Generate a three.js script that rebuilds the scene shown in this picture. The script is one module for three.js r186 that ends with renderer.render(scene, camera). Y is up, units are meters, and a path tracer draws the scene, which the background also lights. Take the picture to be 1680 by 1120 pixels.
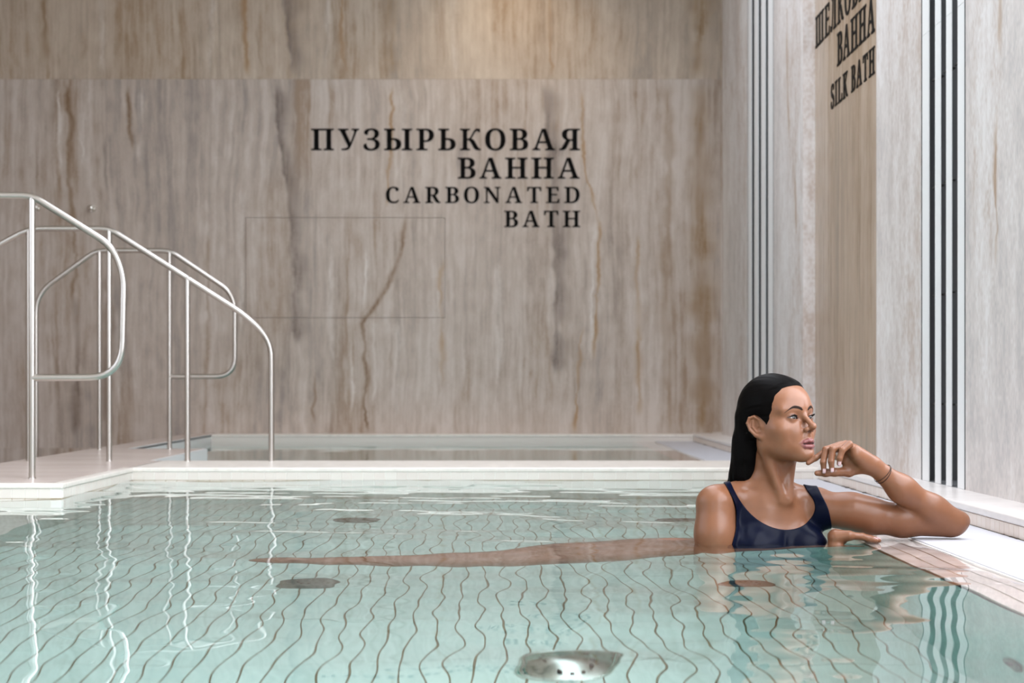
import * as THREE from 'three';
import { RoundedBoxGeometry } from 'three/addons/geometries/RoundedBoxGeometry.js';
import { TextGeometry } from 'three/addons/geometries/TextGeometry.js';
import { FontLoader } from 'three/addons/loaders/FontLoader.js';
import { mergeGeometries } from 'three/addons/utils/BufferGeometryUtils.js';
import { RectAreaLightUniformsLib } from 'three/addons/lights/RectAreaLightUniformsLib.js';

// ------------------------------------------------------------------ camera, sky, light, exposure
// y = 0 is the water of the near bath; the camera floats just above it and looks down the hall (-z).
const scene = new THREE.Scene();
const EYE = 0.39, FOCAL = 3000;                       // metres above the water; focal length in pixels of a 1680 x 1120 frame
const camera = new THREE.PerspectiveCamera(2 * Math.atan(560 / FOCAL) * 180 / Math.PI, 1680 / 1120, 0.05, 100);
camera.position.set(0, EYE, 0);
camera.lookAt(0, EYE, -10);
camera.setViewOffset(1680, 1120, 15, -70, 1680, 1120); // shifted lens: the verticals stay upright
camera.focus = 4.5;
camera.userData.fStop = 6.3;
scene.background = new THREE.Color(0.75, 0.88, 1.05);  // overcast daylight outside the windows

const renderer = new THREE.WebGLRenderer();
renderer.toneMapping = THREE.LinearToneMapping;
renderer.toneMappingExposure = 1.35;
renderer.shadowMap.enabled = true;
RectAreaLightUniformsLib.init();

// hall (metres); D = distance in front of the camera, z = -D
const ROOM = { left: -3.75, right: 1.444, back: -12.6, front: 2.8, ceil: 3.7, low: -0.6 };
const DAY = new THREE.Color(0.96, 0.98, 1.04);
function windowLight(w, h, x, y, z, tx, ty, tz, intensity) {
  const l = new THREE.RectAreaLight(DAY, intensity, w, h);
  l.position.set(x, y, z); l.lookAt(tx, ty, tz); scene.add(l);
  return l;
}
windowLight(4.6, 2.9, ROOM.right - 0.02, 1.95, -2.6, -5, 1.95, -2.6, 5.2);        // window bay on the right, beside the near end of the bath
windowLight(3.6, 2.5, -1.6, 2.0, ROOM.front - 0.02, -1.6, 2.0, -10, 1.4);         // windows behind the camera
windowLight(5.0, 2.6, ROOM.left + 0.02, 2.0, -3.6, 5, 2.0, -3.6, 0.8);           // windows along the left walkway
windowLight(2.0, 7.6, 0.2, ROOM.ceil - 0.02, -6.6, 0.2, -5, -6.6, 2.3);           // rooflight over the baths

// ------------------------------------------------------------------ helpers
let rs = 12345;
const rnd = () => { rs = (rs + 0x6d2b79f5) | 0; let t = Math.imul(rs ^ (rs >>> 15), 1 | rs); t = (t + Math.imul(t ^ (t >>> 7), 61 | t)) ^ t; return ((t ^ (t >>> 14)) >>> 0) / 4294967296; };
const taken = {};
const numbered = (n) => { const k = taken[n] = (taken[n] ?? -1) + 1; return k ? `${n}_${String(k).padStart(3, '0')}` : n; };
function mesh(name, geo, mat, parent) {
  const m = new THREE.Mesh(geo, mat); m.name = parent === scene ? numbered(name) : name; m.castShadow = m.receiveShadow = true; parent.add(m); return m;
}
function struct(name, geo, mat) { const m = mesh(name, geo, mat, scene); m.userData.kind = 'structure'; return m; }
function thing(name, label, category, x = 0, y = 0, z = 0, group) {
  const g = new THREE.Group(); g.name = numbered(name); g.position.set(x, y, z); g.userData = { label, category }; if (group) g.userData.group = group; scene.add(g); return g;
}
// box between two corners, uv in metres
function box(x0, x1, y0, y1, z0, z1) {
  const g = new THREE.BoxGeometry(x1 - x0, y1 - y0, z1 - z0); g.translate((x0 + x1) / 2, (y0 + y1) / 2, (z0 + z1) / 2); return metreUV(g);
}
function rbox(x0, x1, y0, y1, z0, z1, r = 0.004, seg = 2) {
  const g = new RoundedBoxGeometry(x1 - x0, y1 - y0, z1 - z0, seg, r); g.translate((x0 + x1) / 2, (y0 + y1) / 2, (z0 + z1) / 2); return metreUV(g);
}
function metreUV(g) {
  const p = g.attributes.position, n = g.attributes.normal, uv = new Float32Array(p.count * 2);
  for (let i = 0; i < p.count; i++) {
    const ax = Math.abs(n.getX(i)), ay = Math.abs(n.getY(i)), az = Math.abs(n.getZ(i));
    if (az >= ax && az >= ay) { uv[2 * i] = p.getX(i); uv[2 * i + 1] = p.getY(i); }
    else if (ax >= ay) { uv[2 * i] = -p.getZ(i); uv[2 * i + 1] = p.getY(i); }
    else { uv[2 * i] = p.getX(i); uv[2 * i + 1] = p.getZ(i); }
  }
  g.setAttribute('uv', new THREE.BufferAttribute(uv, 2)); return g;
}
const strip = (g) => { const h = g.index ? g.toNonIndexed() : g; for (const k of Object.keys(h.attributes)) if (!['position', 'normal', 'uv'].includes(k)) h.deleteAttribute(k); return h; };
const merge = (list) => mergeGeometries(list.map(strip));

// noise
const PERM = new Uint16Array(4096); { const t = [...Array(2048).keys()]; for (let i = 2047; i > 0; i--) { const j = Math.floor(rnd() * (i + 1)); [t[i], t[j]] = [t[j], t[i]]; } for (let i = 0; i < 4096; i++) PERM[i] = t[i & 2047]; }
const VAL = new Float32Array(2048); for (let i = 0; i < 2048; i++) VAL[i] = rnd() * 2 - 1;
function vn(x, y) {
  const xi = Math.floor(x), yi = Math.floor(y), fx = x - xi, fy = y - yi;
  const u = fx * fx * (3 - 2 * fx), v = fy * fy * (3 - 2 * fy), X = xi & 2047, X1 = (xi + 1) & 2047, Y = yi & 2047, Y1 = (yi + 1) & 2047;
  const a = VAL[PERM[PERM[X] + Y]], b = VAL[PERM[PERM[X1] + Y]], c = VAL[PERM[PERM[X] + Y1]], d = VAL[PERM[PERM[X1] + Y1]];
  return a + (b - a) * u + (c - a + (a - b - c + d) * u) * v;
}
const clamp = (x, a, b) => x < a ? a : x > b ? b : x;
const smooth = (a, b, x) => { const t = clamp((x - a) / (b - a), 0, 1); return t * t * (3 - 2 * t); };
const mix = (a, b, t) => a + (b - a) * t;

// vein-cut travertine: W x H metres, veins run upwards; tones = [pale, mid, brown, grey] in sRGB bytes; veins = painted seams of the stone and, on the back wall, corner shade
function travertine(pw, ph, W, H, seed, tones, contrast, veins = [], x0 = 0, y0 = 0, cloud = 0) {
  const data = new Uint8Array(pw * ph * 4), bump = new Uint8Array(pw * ph * 4), [pale, mid, brown, grey] = tones;
  // vein lookup by row
  for (let j = 0; j < ph; j++) {
    const y = y0 + (j + 0.5) / ph * H, cuts = [];
    for (const v of veins) {
      for (let k = 0; k + 1 < v.p.length; k++) {
        const [ax, ay] = v.p[k], [bx, by] = v.p[k + 1], lo = Math.min(ay, by), hi = Math.max(ay, by);
        if (y < lo || y > hi || hi === lo) continue;
        const t = (y - ay) / (by - ay), end = Math.min(Math.abs(y - v.p[0][1]), Math.abs(y - v.p[v.p.length - 1][1]));
        const wob = vn(y * 14 + seed, v.p[0][0] * 7) * 0.012 + vn(y * 50, v.p[0][0] * 9 + seed) * 0.004;
        cuts.push([ax + (bx - ax) * t + wob, v.w * (0.65 + 0.5 * vn(y * 9, v.p[0][0] * 31)) , v.c, v.a * smooth(0, 0.12, end) * (0.7 + 0.45 * vn(y * 6 + 3, v.p[0][0] * 17 + 5)), v.one]);
      }
    }
    for (let i = 0; i < pw; i++) {
      const x = x0 + (i + 0.5) / pw * W;
      const wx = x + 0.03 * vn(x * 1.7 + seed, y * 1.3) + 0.008 * vn(x * 9, y * 6 + seed) + 0.003 * vn(x * 30, y * 26 + seed);
      const a = vn(wx * 5 + seed, y * 0.5), b = vn(wx * 17 + seed * 2, y * 0.9), c = vn(wx * 47 + seed, y * 2.1), d = vn(wx * 120, y * 6 + seed);
      const f = vn(wx * 260 + seed, y * 60), blot = vn(wx * 26 + 7, y * 13 + seed);
      const puff = cloud ? 0.4 * vn(x * 3.3 + seed, y * 1.6) + 0.42 * vn(x * 11 + seed, y * 4.5) + 0.4 * vn(x * 37, y * 20 + seed) + 0.4 * vn(x * 110, y * 80) + 0.15 * c : 0;
      let t = mix(0.42 * a + 0.34 * b + 0.34 * c + 0.26 * d + 0.16 * f + 0.24 * blot, puff, cloud); t *= contrast;
      let R, G, B;
      if (t > 0) { const k = Math.min(1, t * 1.7); R = mix(mid[0], pale[0], k); G = mix(mid[1], pale[1], k); B = mix(mid[2], pale[2], k); }
      else {
        const k = Math.min(1, -t * 1.5), g = smooth(-0.3, 0.4, vn(wx * 3.1 + 40, y * 0.8 + seed)), br = mix(brown[0], grey[0], g), bg = mix(brown[1], grey[1], g), bb = mix(brown[2], grey[2], g);
        R = mix(mid[0], br, k); G = mix(mid[1], bg, k); B = mix(mid[2], bb, k);
      }
      for (const [cx, w, col, al, one] of cuts) {
        const q = (x - cx) / w; if (q < -3 || q > 3) continue;
        let e = one ? (q < 0 ? Math.exp(-q * q * 14) : Math.exp(-q * q * 0.9)) : Math.exp(-q * q * 1.6);
        e = clamp(e * al * (1 + 0.5 * d + 0.3 * f), 0, 1); R = mix(R, col[0], e); G = mix(G, col[1], e); B = mix(B, col[2], e);
      }
      const o = (j * pw + i) * 4; data[o] = R; data[o + 1] = G; data[o + 2] = B; data[o + 3] = 255;
      const h = 128 + 60 * c + 40 * f; bump[o] = bump[o + 1] = bump[o + 2] = clamp(h, 0, 255); bump[o + 3] = 255;
    }
  }
  const tex = (d, srgb) => { const t = new THREE.DataTexture(d, pw, ph); t.wrapS = t.wrapT = THREE.RepeatWrapping; t.magFilter = THREE.LinearFilter; t.repeat.set(1 / W, 1 / H); t.offset.set(-x0 / W, -y0 / H); if (srgb) t.colorSpace = THREE.SRGBColorSpace; t.needsUpdate = true; return t; };
  return { map: tex(data, true), bump: tex(bump, false) };
}
function grainTexture(px, size, base, amp, seed, fx = 40, fy = 40) {
  const d = new Uint8Array(px * px * 4);
  for (let j = 0; j < px; j++) for (let i = 0; i < px; i++) {
    const x = i / px * size, y = j / px * size, n = 0.5 * vn(x * fx + seed, y * fy) + 0.3 * vn(x * fx * 4, y * fy * 4 + seed) + 0.4 * vn(x * fx * 0.2 + seed, y * fy * 0.2);
    const o = (j * px + i) * 4; for (let k = 0; k < 3; k++) d[o + k] = clamp(base[k] + n * amp, 0, 255); d[o + 3] = 255;
  }
  const t = new THREE.DataTexture(d, px, px); t.wrapS = t.wrapT = THREE.MirroredRepeatWrapping; t.magFilter = THREE.LinearFilter; t.repeat.set(1 / size, 1 / size); t.colorSpace = THREE.SRGBColorSpace; t.needsUpdate = true; return t;
}

// ------------------------------------------------------------------ materials
const BS = 3000 / 12.6;                                           // pixels per metre of the photograph at the back wall: used to note where its seams run
const seamOrShade = (c, w, a, pts, one) => ({ c, w: w < 0.025 ? w * 1.5 : w, a: Math.min(1, c === WH ? a * 1.5 : a * 1.15), one, p: pts.map(([px, py]) => [(px - 825) / BS, EYE + (630 - py) / BS]) });
const BR = [134, 108, 84], DK = [120, 106, 97], WH = [220, 211, 204], GD = [168, 134, 98];
const lowerVeinsAndShade = [
  seamOrShade(BR, 0.018, 0.8, [[668, 345], [660, 400], [652, 430], [636, 470], [612, 505], [593, 530], [597, 570], [602, 620], [597, 660], [604, 705], [606, 720]]),
  seamOrShade(WH, 0.016, 0.75, [[598, 395], [600, 460], [592, 520]]), seamOrShade(WH, 0.013, 0.7, [[574, 500], [577, 600], [580, 650], [572, 700]]), seamOrShade(WH, 0.016, 0.7, [[615, 505], [611, 570], [616, 610], [613, 670]]),
  seamOrShade(WH, 0.03, 0.4, [[650, 520], [652, 600], [650, 690]]), seamOrShade(BR, 0.012, 0.5, [[641, 545], [640, 620]]),
  seamOrShade(DK, 0.07, 0.75, [[452, 132], [455, 200], [466, 260], [474, 330], [480, 400], [485, 440], [484, 500], [482, 570]], true),
  seamOrShade(DK, 0.09, 0.6, [[890, 132], [896, 190], [906, 300], [911, 400], [913, 470], [912, 560], [908, 620]], true),
  seamOrShade(WH, 0.02, 0.6, [[973, 360], [972, 460], [972, 560], [967, 600]]), seamOrShade(GD, 0.012, 0.8, [[982, 350], [981, 470], [978, 540], [970, 600]]), seamOrShade(GD, 0.016, 0.75, [[956, 530], [950, 600], [946, 660], [940, 720]]),
  seamOrShade(GD, 0.011, 0.7, [[953, 140], [955, 220], [962, 290], [976, 340], [984, 400]]),
  seamOrShade([128, 100, 72], 0.022, 0.8, [[106, 132], [112, 160], [118, 200], [112, 270], [117, 330], [124, 420], [120, 500]]), seamOrShade(WH, 0.016, 0.6, [[92, 135], [100, 180], [97, 240], [99, 300]]), seamOrShade(WH, 0.016, 0.6, [[142, 132], [143, 170], [135, 220], [138, 290]]),
  seamOrShade(BR, 0.014, 0.8, [[210, 135], [211, 180], [213, 215], [219, 255]]), seamOrShade(WH, 0.03, 0.35, [[232, 135], [230, 200], [228, 280]]), seamOrShade(WH, 0.03, 0.35, [[190, 500], [196, 600], [192, 700]]),
  seamOrShade(BR, 0.012, 0.7, [[515, 605], [516, 650], [512, 700]]), seamOrShade(GD, 0.015, 0.7, [[644, 135], [643, 190], [640, 260], [633, 345]]), seamOrShade(WH, 0.035, 0.4, [[660, 140], [662, 230], [655, 330]]),
  seamOrShade(GD, 0.02, 0.5, [[1045, 380], [1046, 520], [1050, 690]]), seamOrShade([146, 116, 82], 0.1, 0.6, [[1150, 132], [1148, 300], [1155, 520], [1150, 715]]), seamOrShade([140, 112, 84], 0.06, 0.35, [[1095, 132], [1098, 300], [1090, 520], [1100, 715]]),  // broad brown bands by the right corner paint its shade into the stone
  seamOrShade([120, 98, 80], 0.05, 0.5, [[175, 440], [178, 560], [172, 700]]), seamOrShade([110, 92, 78], 0.04, 0.5, [[125, 480], [128, 600], [122, 720]]), seamOrShade(BR, 0.02, 0.45, [[340, 380], [342, 520], [336, 690]]), seamOrShade(WH, 0.03, 0.4, [[395, 300], [398, 420], [392, 560]]),
  seamOrShade(WH, 0.03, 0.4, [[545, 380], [540, 480], [546, 600]]), seamOrShade(WH, 0.04, 0.35, [[815, 420], [820, 560], [812, 690]]), seamOrShade(GD, 0.02, 0.4, [[726, 420], [722, 470], [728, 640]]),
];
const upperVeinsAndShade = [
  seamOrShade(GD, 0.02, 0.85, [[398, -40], [401, 20], [402, 60], [408, 131]]), seamOrShade(BR, 0.01, 0.5, [[420, 30], [426, 90], [430, 131]]), seamOrShade(DK, 0.08, 0.6, [[464, -40], [470, 40], [480, 100], [478, 131]], true),
  seamOrShade(GD, 0.025, 0.8, [[558, -40], [562, 30], [560, 80], [576, 128]]), seamOrShade(WH, 0.03, 0.5, [[535, -40], [540, 60], [532, 125]]), seamOrShade(GD, 0.012, 0.6, [[900, -40], [902, 60], [905, 131]]),
  seamOrShade([146, 114, 76], 0.1, 0.6, [[1150, -60], [1150, 40], [1140, 131]]), seamOrShade([150, 122, 88], 0.06, 0.45, [[640, -40], [642, 60], [640, 131]]), seamOrShade(WH, 0.05, 0.35, [[745, -40], [742, 60], [750, 131]]), seamOrShade([146, 118, 88], 0.04, 0.5, [[72, -20], [74, 60], [80, 110]]),  // first broad band paints the right corner shade into the upper slab
  seamOrShade(BR, 0.02, 0.4, [[130, 40], [140, 80], [135, 110]]), seamOrShade(WH, 0.02, 0.5, [[165, -20], [168, 60], [166, 128]]), seamOrShade(WH, 0.02, 0.4, [[350, -20], [345, 60], [340, 128]]),
];
const STONE = [[208, 196, 187], [189, 174, 162], [160, 137, 116], [158, 147, 140]];
const tLow = travertine(1536, 896, 5.1, 2.56, 11, STONE, 0.85, lowerVeinsAndShade, -3.6, -0.05);
const tUp = travertine(1536, 448, 5.1, 1.3, 47, [[210, 195, 178], [190, 172, 154], [160, 133, 104], [158, 146, 134]], 0.72, upperVeinsAndShade, -3.6, 2.49);
const sideVein = (pts) => ({ c: [172, 146, 124], w: 0.035, a: 0.9, p: pts });
const tSide = travertine(1536, 1024, 4.6, 2.6, 83, [[226, 221, 219], [212, 204, 200], [192, 176, 166], [194, 188, 186]], 0.8, [
  sideVein([[5.30, 1.65], [5.31, 1.42], [5.33, 1.33]]), sideVein([[5.34, 1.22], [5.36, 1.1], [5.365, 0.98], [5.34, 0.85], [5.37, 0.7]]), sideVein([[9.3, 2.4], [9.28, 1.9], [9.22, 1.6]]), sideVein([[9.05, 1.5], [9.0, 1.1]]),
], 5.0, -0.3, 0.95);
const tSilk = travertine(512, 512, 2.2, 2.6, 131, [[186, 168, 150], [170, 150, 130], [146, 122, 98], [150, 134, 118]], 0.8, [], 7.0, 0);
const stoneMat = (t, rough = 0.5) => new THREE.MeshPhysicalMaterial({ map: t.map, bumpMap: t.bump, bumpScale: 0.0006, roughness: rough });
const M = {
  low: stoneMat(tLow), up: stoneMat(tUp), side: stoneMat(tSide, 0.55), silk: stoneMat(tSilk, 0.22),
  coping: new THREE.MeshPhysicalMaterial({ map: grainTexture(256, 0.8, [233, 226, 217], 14, 5, 30, 12), roughness: 0.28 }),
  deck: new THREE.MeshPhysicalMaterial({ map: grainTexture(256, 1.2, [208, 194, 186], 14, 9, 6, 30), roughness: 0.25 }),
  sill: new THREE.MeshPhysicalMaterial({ map: grainTexture(256, 0.9, [228, 222, 218], 12, 15, 8, 30), roughness: 0.3 }),
  tile: [[226, 218, 209], [228, 221, 212], [224, 215, 206], [226, 216, 207]].map((c) => new THREE.MeshPhysicalMaterial({ color: new THREE.Color(`rgb(${c})`), roughness: 0.25 })),
  curbTile: [[224, 209, 196], [227, 213, 201], [221, 205, 192], [225, 208, 195]].map((c) => new THREE.MeshPhysicalMaterial({ color: new THREE.Color(`rgb(${c})`), roughness: 0.3 })),
  bench: new THREE.MeshStandardMaterial({ map: grainTexture(256, 0.6, [218, 216, 208], 12, 29, 30, 30), roughness: 0.4 }),
  beach: [[208, 193, 186], [213, 199, 192], [203, 188, 181]].map((c) => new THREE.MeshPhysicalMaterial({ color: new THREE.Color(`rgb(${c})`), roughness: 0.14, clearcoat: 1, clearcoatRoughness: 0.06 })),
  floorTile: [[216, 226, 220], [220, 229, 223], [212, 223, 217]].map((c) => new THREE.MeshPhysicalMaterial({ color: new THREE.Color(`rgb(${c})`), roughness: 0.4 })),
  grout: new THREE.MeshStandardMaterial({ color: 'rgb(160,140,112)', roughness: 0.9 }),
  paleGrout: new THREE.MeshStandardMaterial({ color: 'rgb(240,236,230)', roughness: 0.85 }),
  mould: new THREE.MeshStandardMaterial({ color: 'rgb(74,64,54)', roughness: 0.9 }),
  poolWall: new THREE.MeshStandardMaterial({ map: grainTexture(256, 0.6, [168, 200, 192], 18, 23, 60, 60), roughness: 0.4 }),
  steel: new THREE.MeshPhysicalMaterial({ color: new THREE.Color(0.52, 0.485, 0.45), metalness: 1, roughness: 0.28 }),
  chrome: new THREE.MeshPhysicalMaterial({ color: new THREE.Color(0.8, 0.77, 0.72), metalness: 1, roughness: 0.2 }),
  brush: new THREE.MeshPhysicalMaterial({ color: new THREE.Color(0.5, 0.5, 0.49), metalness: 1, roughness: 0.32 }),
  darkPlate: new THREE.MeshPhysicalMaterial({ color: 'rgb(74,86,80)', roughness: 0.4 }),
  black: new THREE.MeshStandardMaterial({ color: 'rgb(6,6,7)', roughness: 0.9 }),
  duct: new THREE.MeshStandardMaterial({ color: 'rgb(128,128,130)', roughness: 0.8 }),
  gasket: new THREE.MeshStandardMaterial({ color: 'rgb(40,40,42)', roughness: 0.8 }),
  white: new THREE.MeshPhysicalMaterial({ color: 'rgb(240,240,240)', roughness: 0.4 }),
  grate: new THREE.MeshPhysicalMaterial({ color: 'rgb(203,203,209)', roughness: 0.45 }),
  letter: new THREE.MeshPhysicalMaterial({ color: 'rgb(9,8,7)', roughness: 0.7, specularIntensity: 0.2 }),
  silkLetter: new THREE.MeshPhysicalMaterial({ color: 'rgb(20,17,14)', roughness: 0.7, specularIntensity: 0.2 }),
  plaster: new THREE.MeshStandardMaterial({ color: 'rgb(222,214,204)', roughness: 0.9 }),
  walk: new THREE.MeshPhysicalMaterial({ map: grainTexture(256, 2, [168, 154, 142], 20, 31, 8, 8), roughness: 0.35 }),
  frame: new THREE.MeshPhysicalMaterial({ color: 'rgb(90,88,86)', roughness: 0.4, metalness: 0.6 }),
  pane: new THREE.MeshPhysicalMaterial({ color: 'rgb(255,255,255)', transmission: 1, thickness: 0, roughness: 0.02, ior: 1.45 }),
};

// ------------------------------------------------------------------ structure: hall
const { left: XL, right: XR, back: ZB, front: ZF, ceil: YC, low: YL } = ROOM;
const DECK = 0.052, EDGE = -1.5, PLAT = -2.16, FLOOR = -1.0;
// back wall: lower slab with the access hatch cut out, upper slab above a fine joint
{
  const g = 0.0016, hx0 = (403 - 825) / BS, hx1 = (730 - 825) / BS, hy0 = EYE + (630 - 521) / BS, hy1 = EYE + (630 - 357) / BS, J = 2.492;
  const wall = new THREE.Group(); wall.name = 'wall_back'; wall.userData.kind = 'structure'; scene.add(wall);
  mesh('backing', box(XL, XR + 0.3, YL, YC, ZB - 0.25, ZB - 0.02), M.plaster, wall);
  const slab = [box(XL, hx0 - g, YL, J - g, ZB - 0.02, ZB), box(hx1 + g, XR + 0.2, YL, J - g, ZB - 0.02, ZB), box(hx0 - g, hx1 + g, YL, hy0 - g, ZB - 0.02, ZB), box(hx0 - g, hx1 + g, hy1 + g, J - g, ZB - 0.02, ZB)];
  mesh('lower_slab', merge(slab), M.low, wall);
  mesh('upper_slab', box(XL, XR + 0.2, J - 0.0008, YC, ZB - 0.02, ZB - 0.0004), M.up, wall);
  mesh('hatch_cover', box(hx0 + g, hx1 - g, hy0 + g, hy1 - g, ZB - 0.02, ZB - 0.0006), M.low, wall);
}
// right wall: two piers of pale stone with a shallow niche between them, window bay nearer the camera
const PIER_F = [-12.03, -8.8], NICHE = 1.503, PIER_N = [-7.07, -5.0];
const VENTS = [[-10.78, -9.757], [-6.307, -5.708]];
function pier(z0, z1, v) {
  // the vent recess is left open
  return merge([box(XR, XR + 0.3, -0.3, YC, z0, v[0]), box(XR, XR + 0.3, -0.3, YC, v[1], z1), box(XR + 0.58, XR + 0.6, -0.3, YC, v[0] - 0.1, v[1] + 0.1), box(XR + 0.3, XR + 0.58, -0.3, YC, v[0] - 0.1, v[0]), box(XR + 0.3, XR + 0.58, -0.3, YC, v[1], v[1] + 0.1)]);
}
{
  const wall = new THREE.Group(); wall.name = 'wall_right'; wall.userData.kind = 'structure'; scene.add(wall);
  mesh('pier', pier(...PIER_F, VENTS[0]), M.side, wall);
  mesh('pier', pier(...PIER_N, VENTS[1]), M.side, wall);
  mesh('corner_return', box(1.56, XR + 0.3, -0.3, YC, ZB, -12.03), M.side, wall);
  mesh('corner_sill', box(XR, 1.56, -0.3, 0.061, ZB, -12.03), M.sill, wall);
  mesh('niche_slab', box(NICHE, XR + 0.3, -0.3, YC, -8.8, -7.07), M.silk, wall);
  mesh('bay_parapet', box(XR, XR + 0.3, -1.3, 0.5, -4.9, ZF), M.side, wall);
  mesh('bay_pier', box(XR, XR + 0.3, -1.3, YC, -5.0, -4.9), M.side, wall);
  mesh('bay_lintel', box(XR, XR + 0.3, 3.4, YC, -4.9, -0.3), M.side, wall);
  mesh('bay_end', box(XR, XR + 0.3, 0.5, YC, -0.3, ZF), M.side, wall);
  mesh('foundation', box(XR, XR + 0.3, -1.3, -0.3, -12.6, -5.0), M.plaster, wall);
}
function windowUnit(name, w, h, bays, place) {
  const g = new THREE.Group(); g.name = name; g.userData.kind = 'structure'; scene.add(g); place(g);
  const t = 0.05, f = [box(-w / 2, w / 2, 0, t, -0.04, 0.04), box(-w / 2, w / 2, h - t, h, -0.04, 0.04)];
  for (let i = 0; i <= bays; i++) { const x = -w / 2 + i * (w - t) / bays; f.push(box(x, x + t, t, h - t, -0.04, 0.04)); }
  mesh('window_frame', merge(f), M.frame, g);
  for (let i = 0; i < bays; i++) { const x = -w / 2 + i * (w - t) / bays + t; mesh('pane', box(x, x + (w - t) / bays - t, t, h - t, -0.004, 0.004), M.pane, g); }
}
windowUnit('window_1', 4.6, 2.9, 4, (g) => { g.position.set(XR + 0.15, 0.5, -2.6); g.rotation.y = -Math.PI / 2; });
windowUnit('window_2', 3.6, 2.5, 3, (g) => { g.position.set(-1.6, 0.75, ZF + 0.12); g.rotation.y = Math.PI; });
windowUnit('window_3', 5.0, 2.6, 4, (g) => { g.position.set(XL - 0.12, 0.7, -3.6); g.rotation.y = Math.PI / 2; });
struct('wall_front', merge([box(XL - 0.25, -3.4, YL - 0.8, YC, ZF, ZF + 0.25), box(0.2, XR + 0.3, YL - 0.8, YC, ZF, ZF + 0.25), box(-3.4, 0.2, YL - 0.8, 0.75, ZF, ZF + 0.25), box(-3.4, 0.2, 3.25, YC, ZF, ZF + 0.25)]), M.plaster);
struct('wall_left', merge([box(XL - 0.25, XL, YL, YC, ZB - 0.25, -6.1), box(XL - 0.25, XL, YL, YC, -1.1, ZF), box(XL - 0.25, XL, YL, 0.7, -6.1, -1.1), box(XL - 0.25, XL, 3.3, YC, -6.1, -1.1)]), M.walk);
struct('ceiling', merge([box(XL - 0.25, -0.8, YC, YC + 0.2, ZB - 0.25, ZF + 0.25), box(1.2, XR + 0.3, YC, YC + 0.2, ZB - 0.25, ZF + 0.25), box(-0.8, 1.2, YC, YC + 0.2, ZB - 0.25, -10.4), box(-0.8, 1.2, YC, YC + 0.2, -2.8, ZF + 0.25)]), M.plaster);
windowUnit('window_4', 2.0, 7.6, 3, (g) => { g.position.set(0.2, YC + 0.12, -10.4); g.rotation.x = Math.PI / 2; });
struct('floor', box(XL, -2.9, YL - 0.1, YL, ZB, ZF), M.walk);

// ------------------------------------------------------------------ structure: basins, copings, decks
const D1 = -7.41, D2 = -8.1, DF = -6.22, FZ = -12.3, STEP = -9.6, POOLR = 0.89, CURB = 1.28, GRATE = 1.02, FARL = -1.96, FARW = 0;
// pool shells (below the water)
struct('pool_floor', box(-3.2, POOLR + 0.1, FLOOR - 0.15, FLOOR, -7.6, ZF), M.grout);
struct('basin_side', box(POOLR + 0.002, XR, FLOOR - 0.15, -0.03, D1 - 0.3, ZF), M.poolWall);
{
  const g = new THREE.Group(); g.name = 'pool_bench'; g.userData.kind = 'structure'; scene.add(g);
  mesh('riser', box(-3.2, EDGE + 0.001, FLOOR, -0.63, DF + 0.001, ZF), M.poolWall, g);
  mesh('seat', rbox(-3.2, EDGE + 0.004, -0.63, -0.615, DF + 0.001, ZF, 0.005), M.bench, g);
}
struct('basin_side', box(-3.4, -3.2, FLOOR - 0.15, DECK - 0.02, DF, ZF), M.poolWall);
struct('far_pool_floor', box(FARL, POOLR, -0.8, -0.7, FZ, D2), M.poolWall);
const shared = {};
function wallTiles(g, along, from, to, at, sign, rows, pitch = 0.0445, th = 0.033, top = DECK - 0.0185) {
  // flat tiles standing proud of the grout; along 'x' (face looks to +z) or along 'z' (face looks to +-x)
  const n = Math.floor((to - from) / pitch), key = along + rows;
  const geo = shared[along + th] ??= along === 'x' ? rbox(-0.0213, 0.0213, -th / 2 + 0.0008, th / 2 - 0.0008, -0.003, 0.003, 0.0012, 1) : rbox(-0.003, 0.003, -th / 2 + 0.0008, th / 2 - 0.0008, -0.0213, 0.0213, 0.0012, 1);
  for (let r = 0; r < rows; r++) for (let i = 0; i < n; i++) {
    const m = mesh('tile', geo, M.tile[Math.floor(rnd() * 4)], g), a = from + (i + 0.5) * pitch, y = top - (r + 0.5) * th;
    if (along === 'x') m.position.set(a, y, at - sign * 0.0015); else m.position.set(at - sign * 0.0015, y, a);
    if (along === 'x') m.scale.x = pitch / 0.0445; else m.scale.z = pitch / 0.0445;
  }
}
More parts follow.
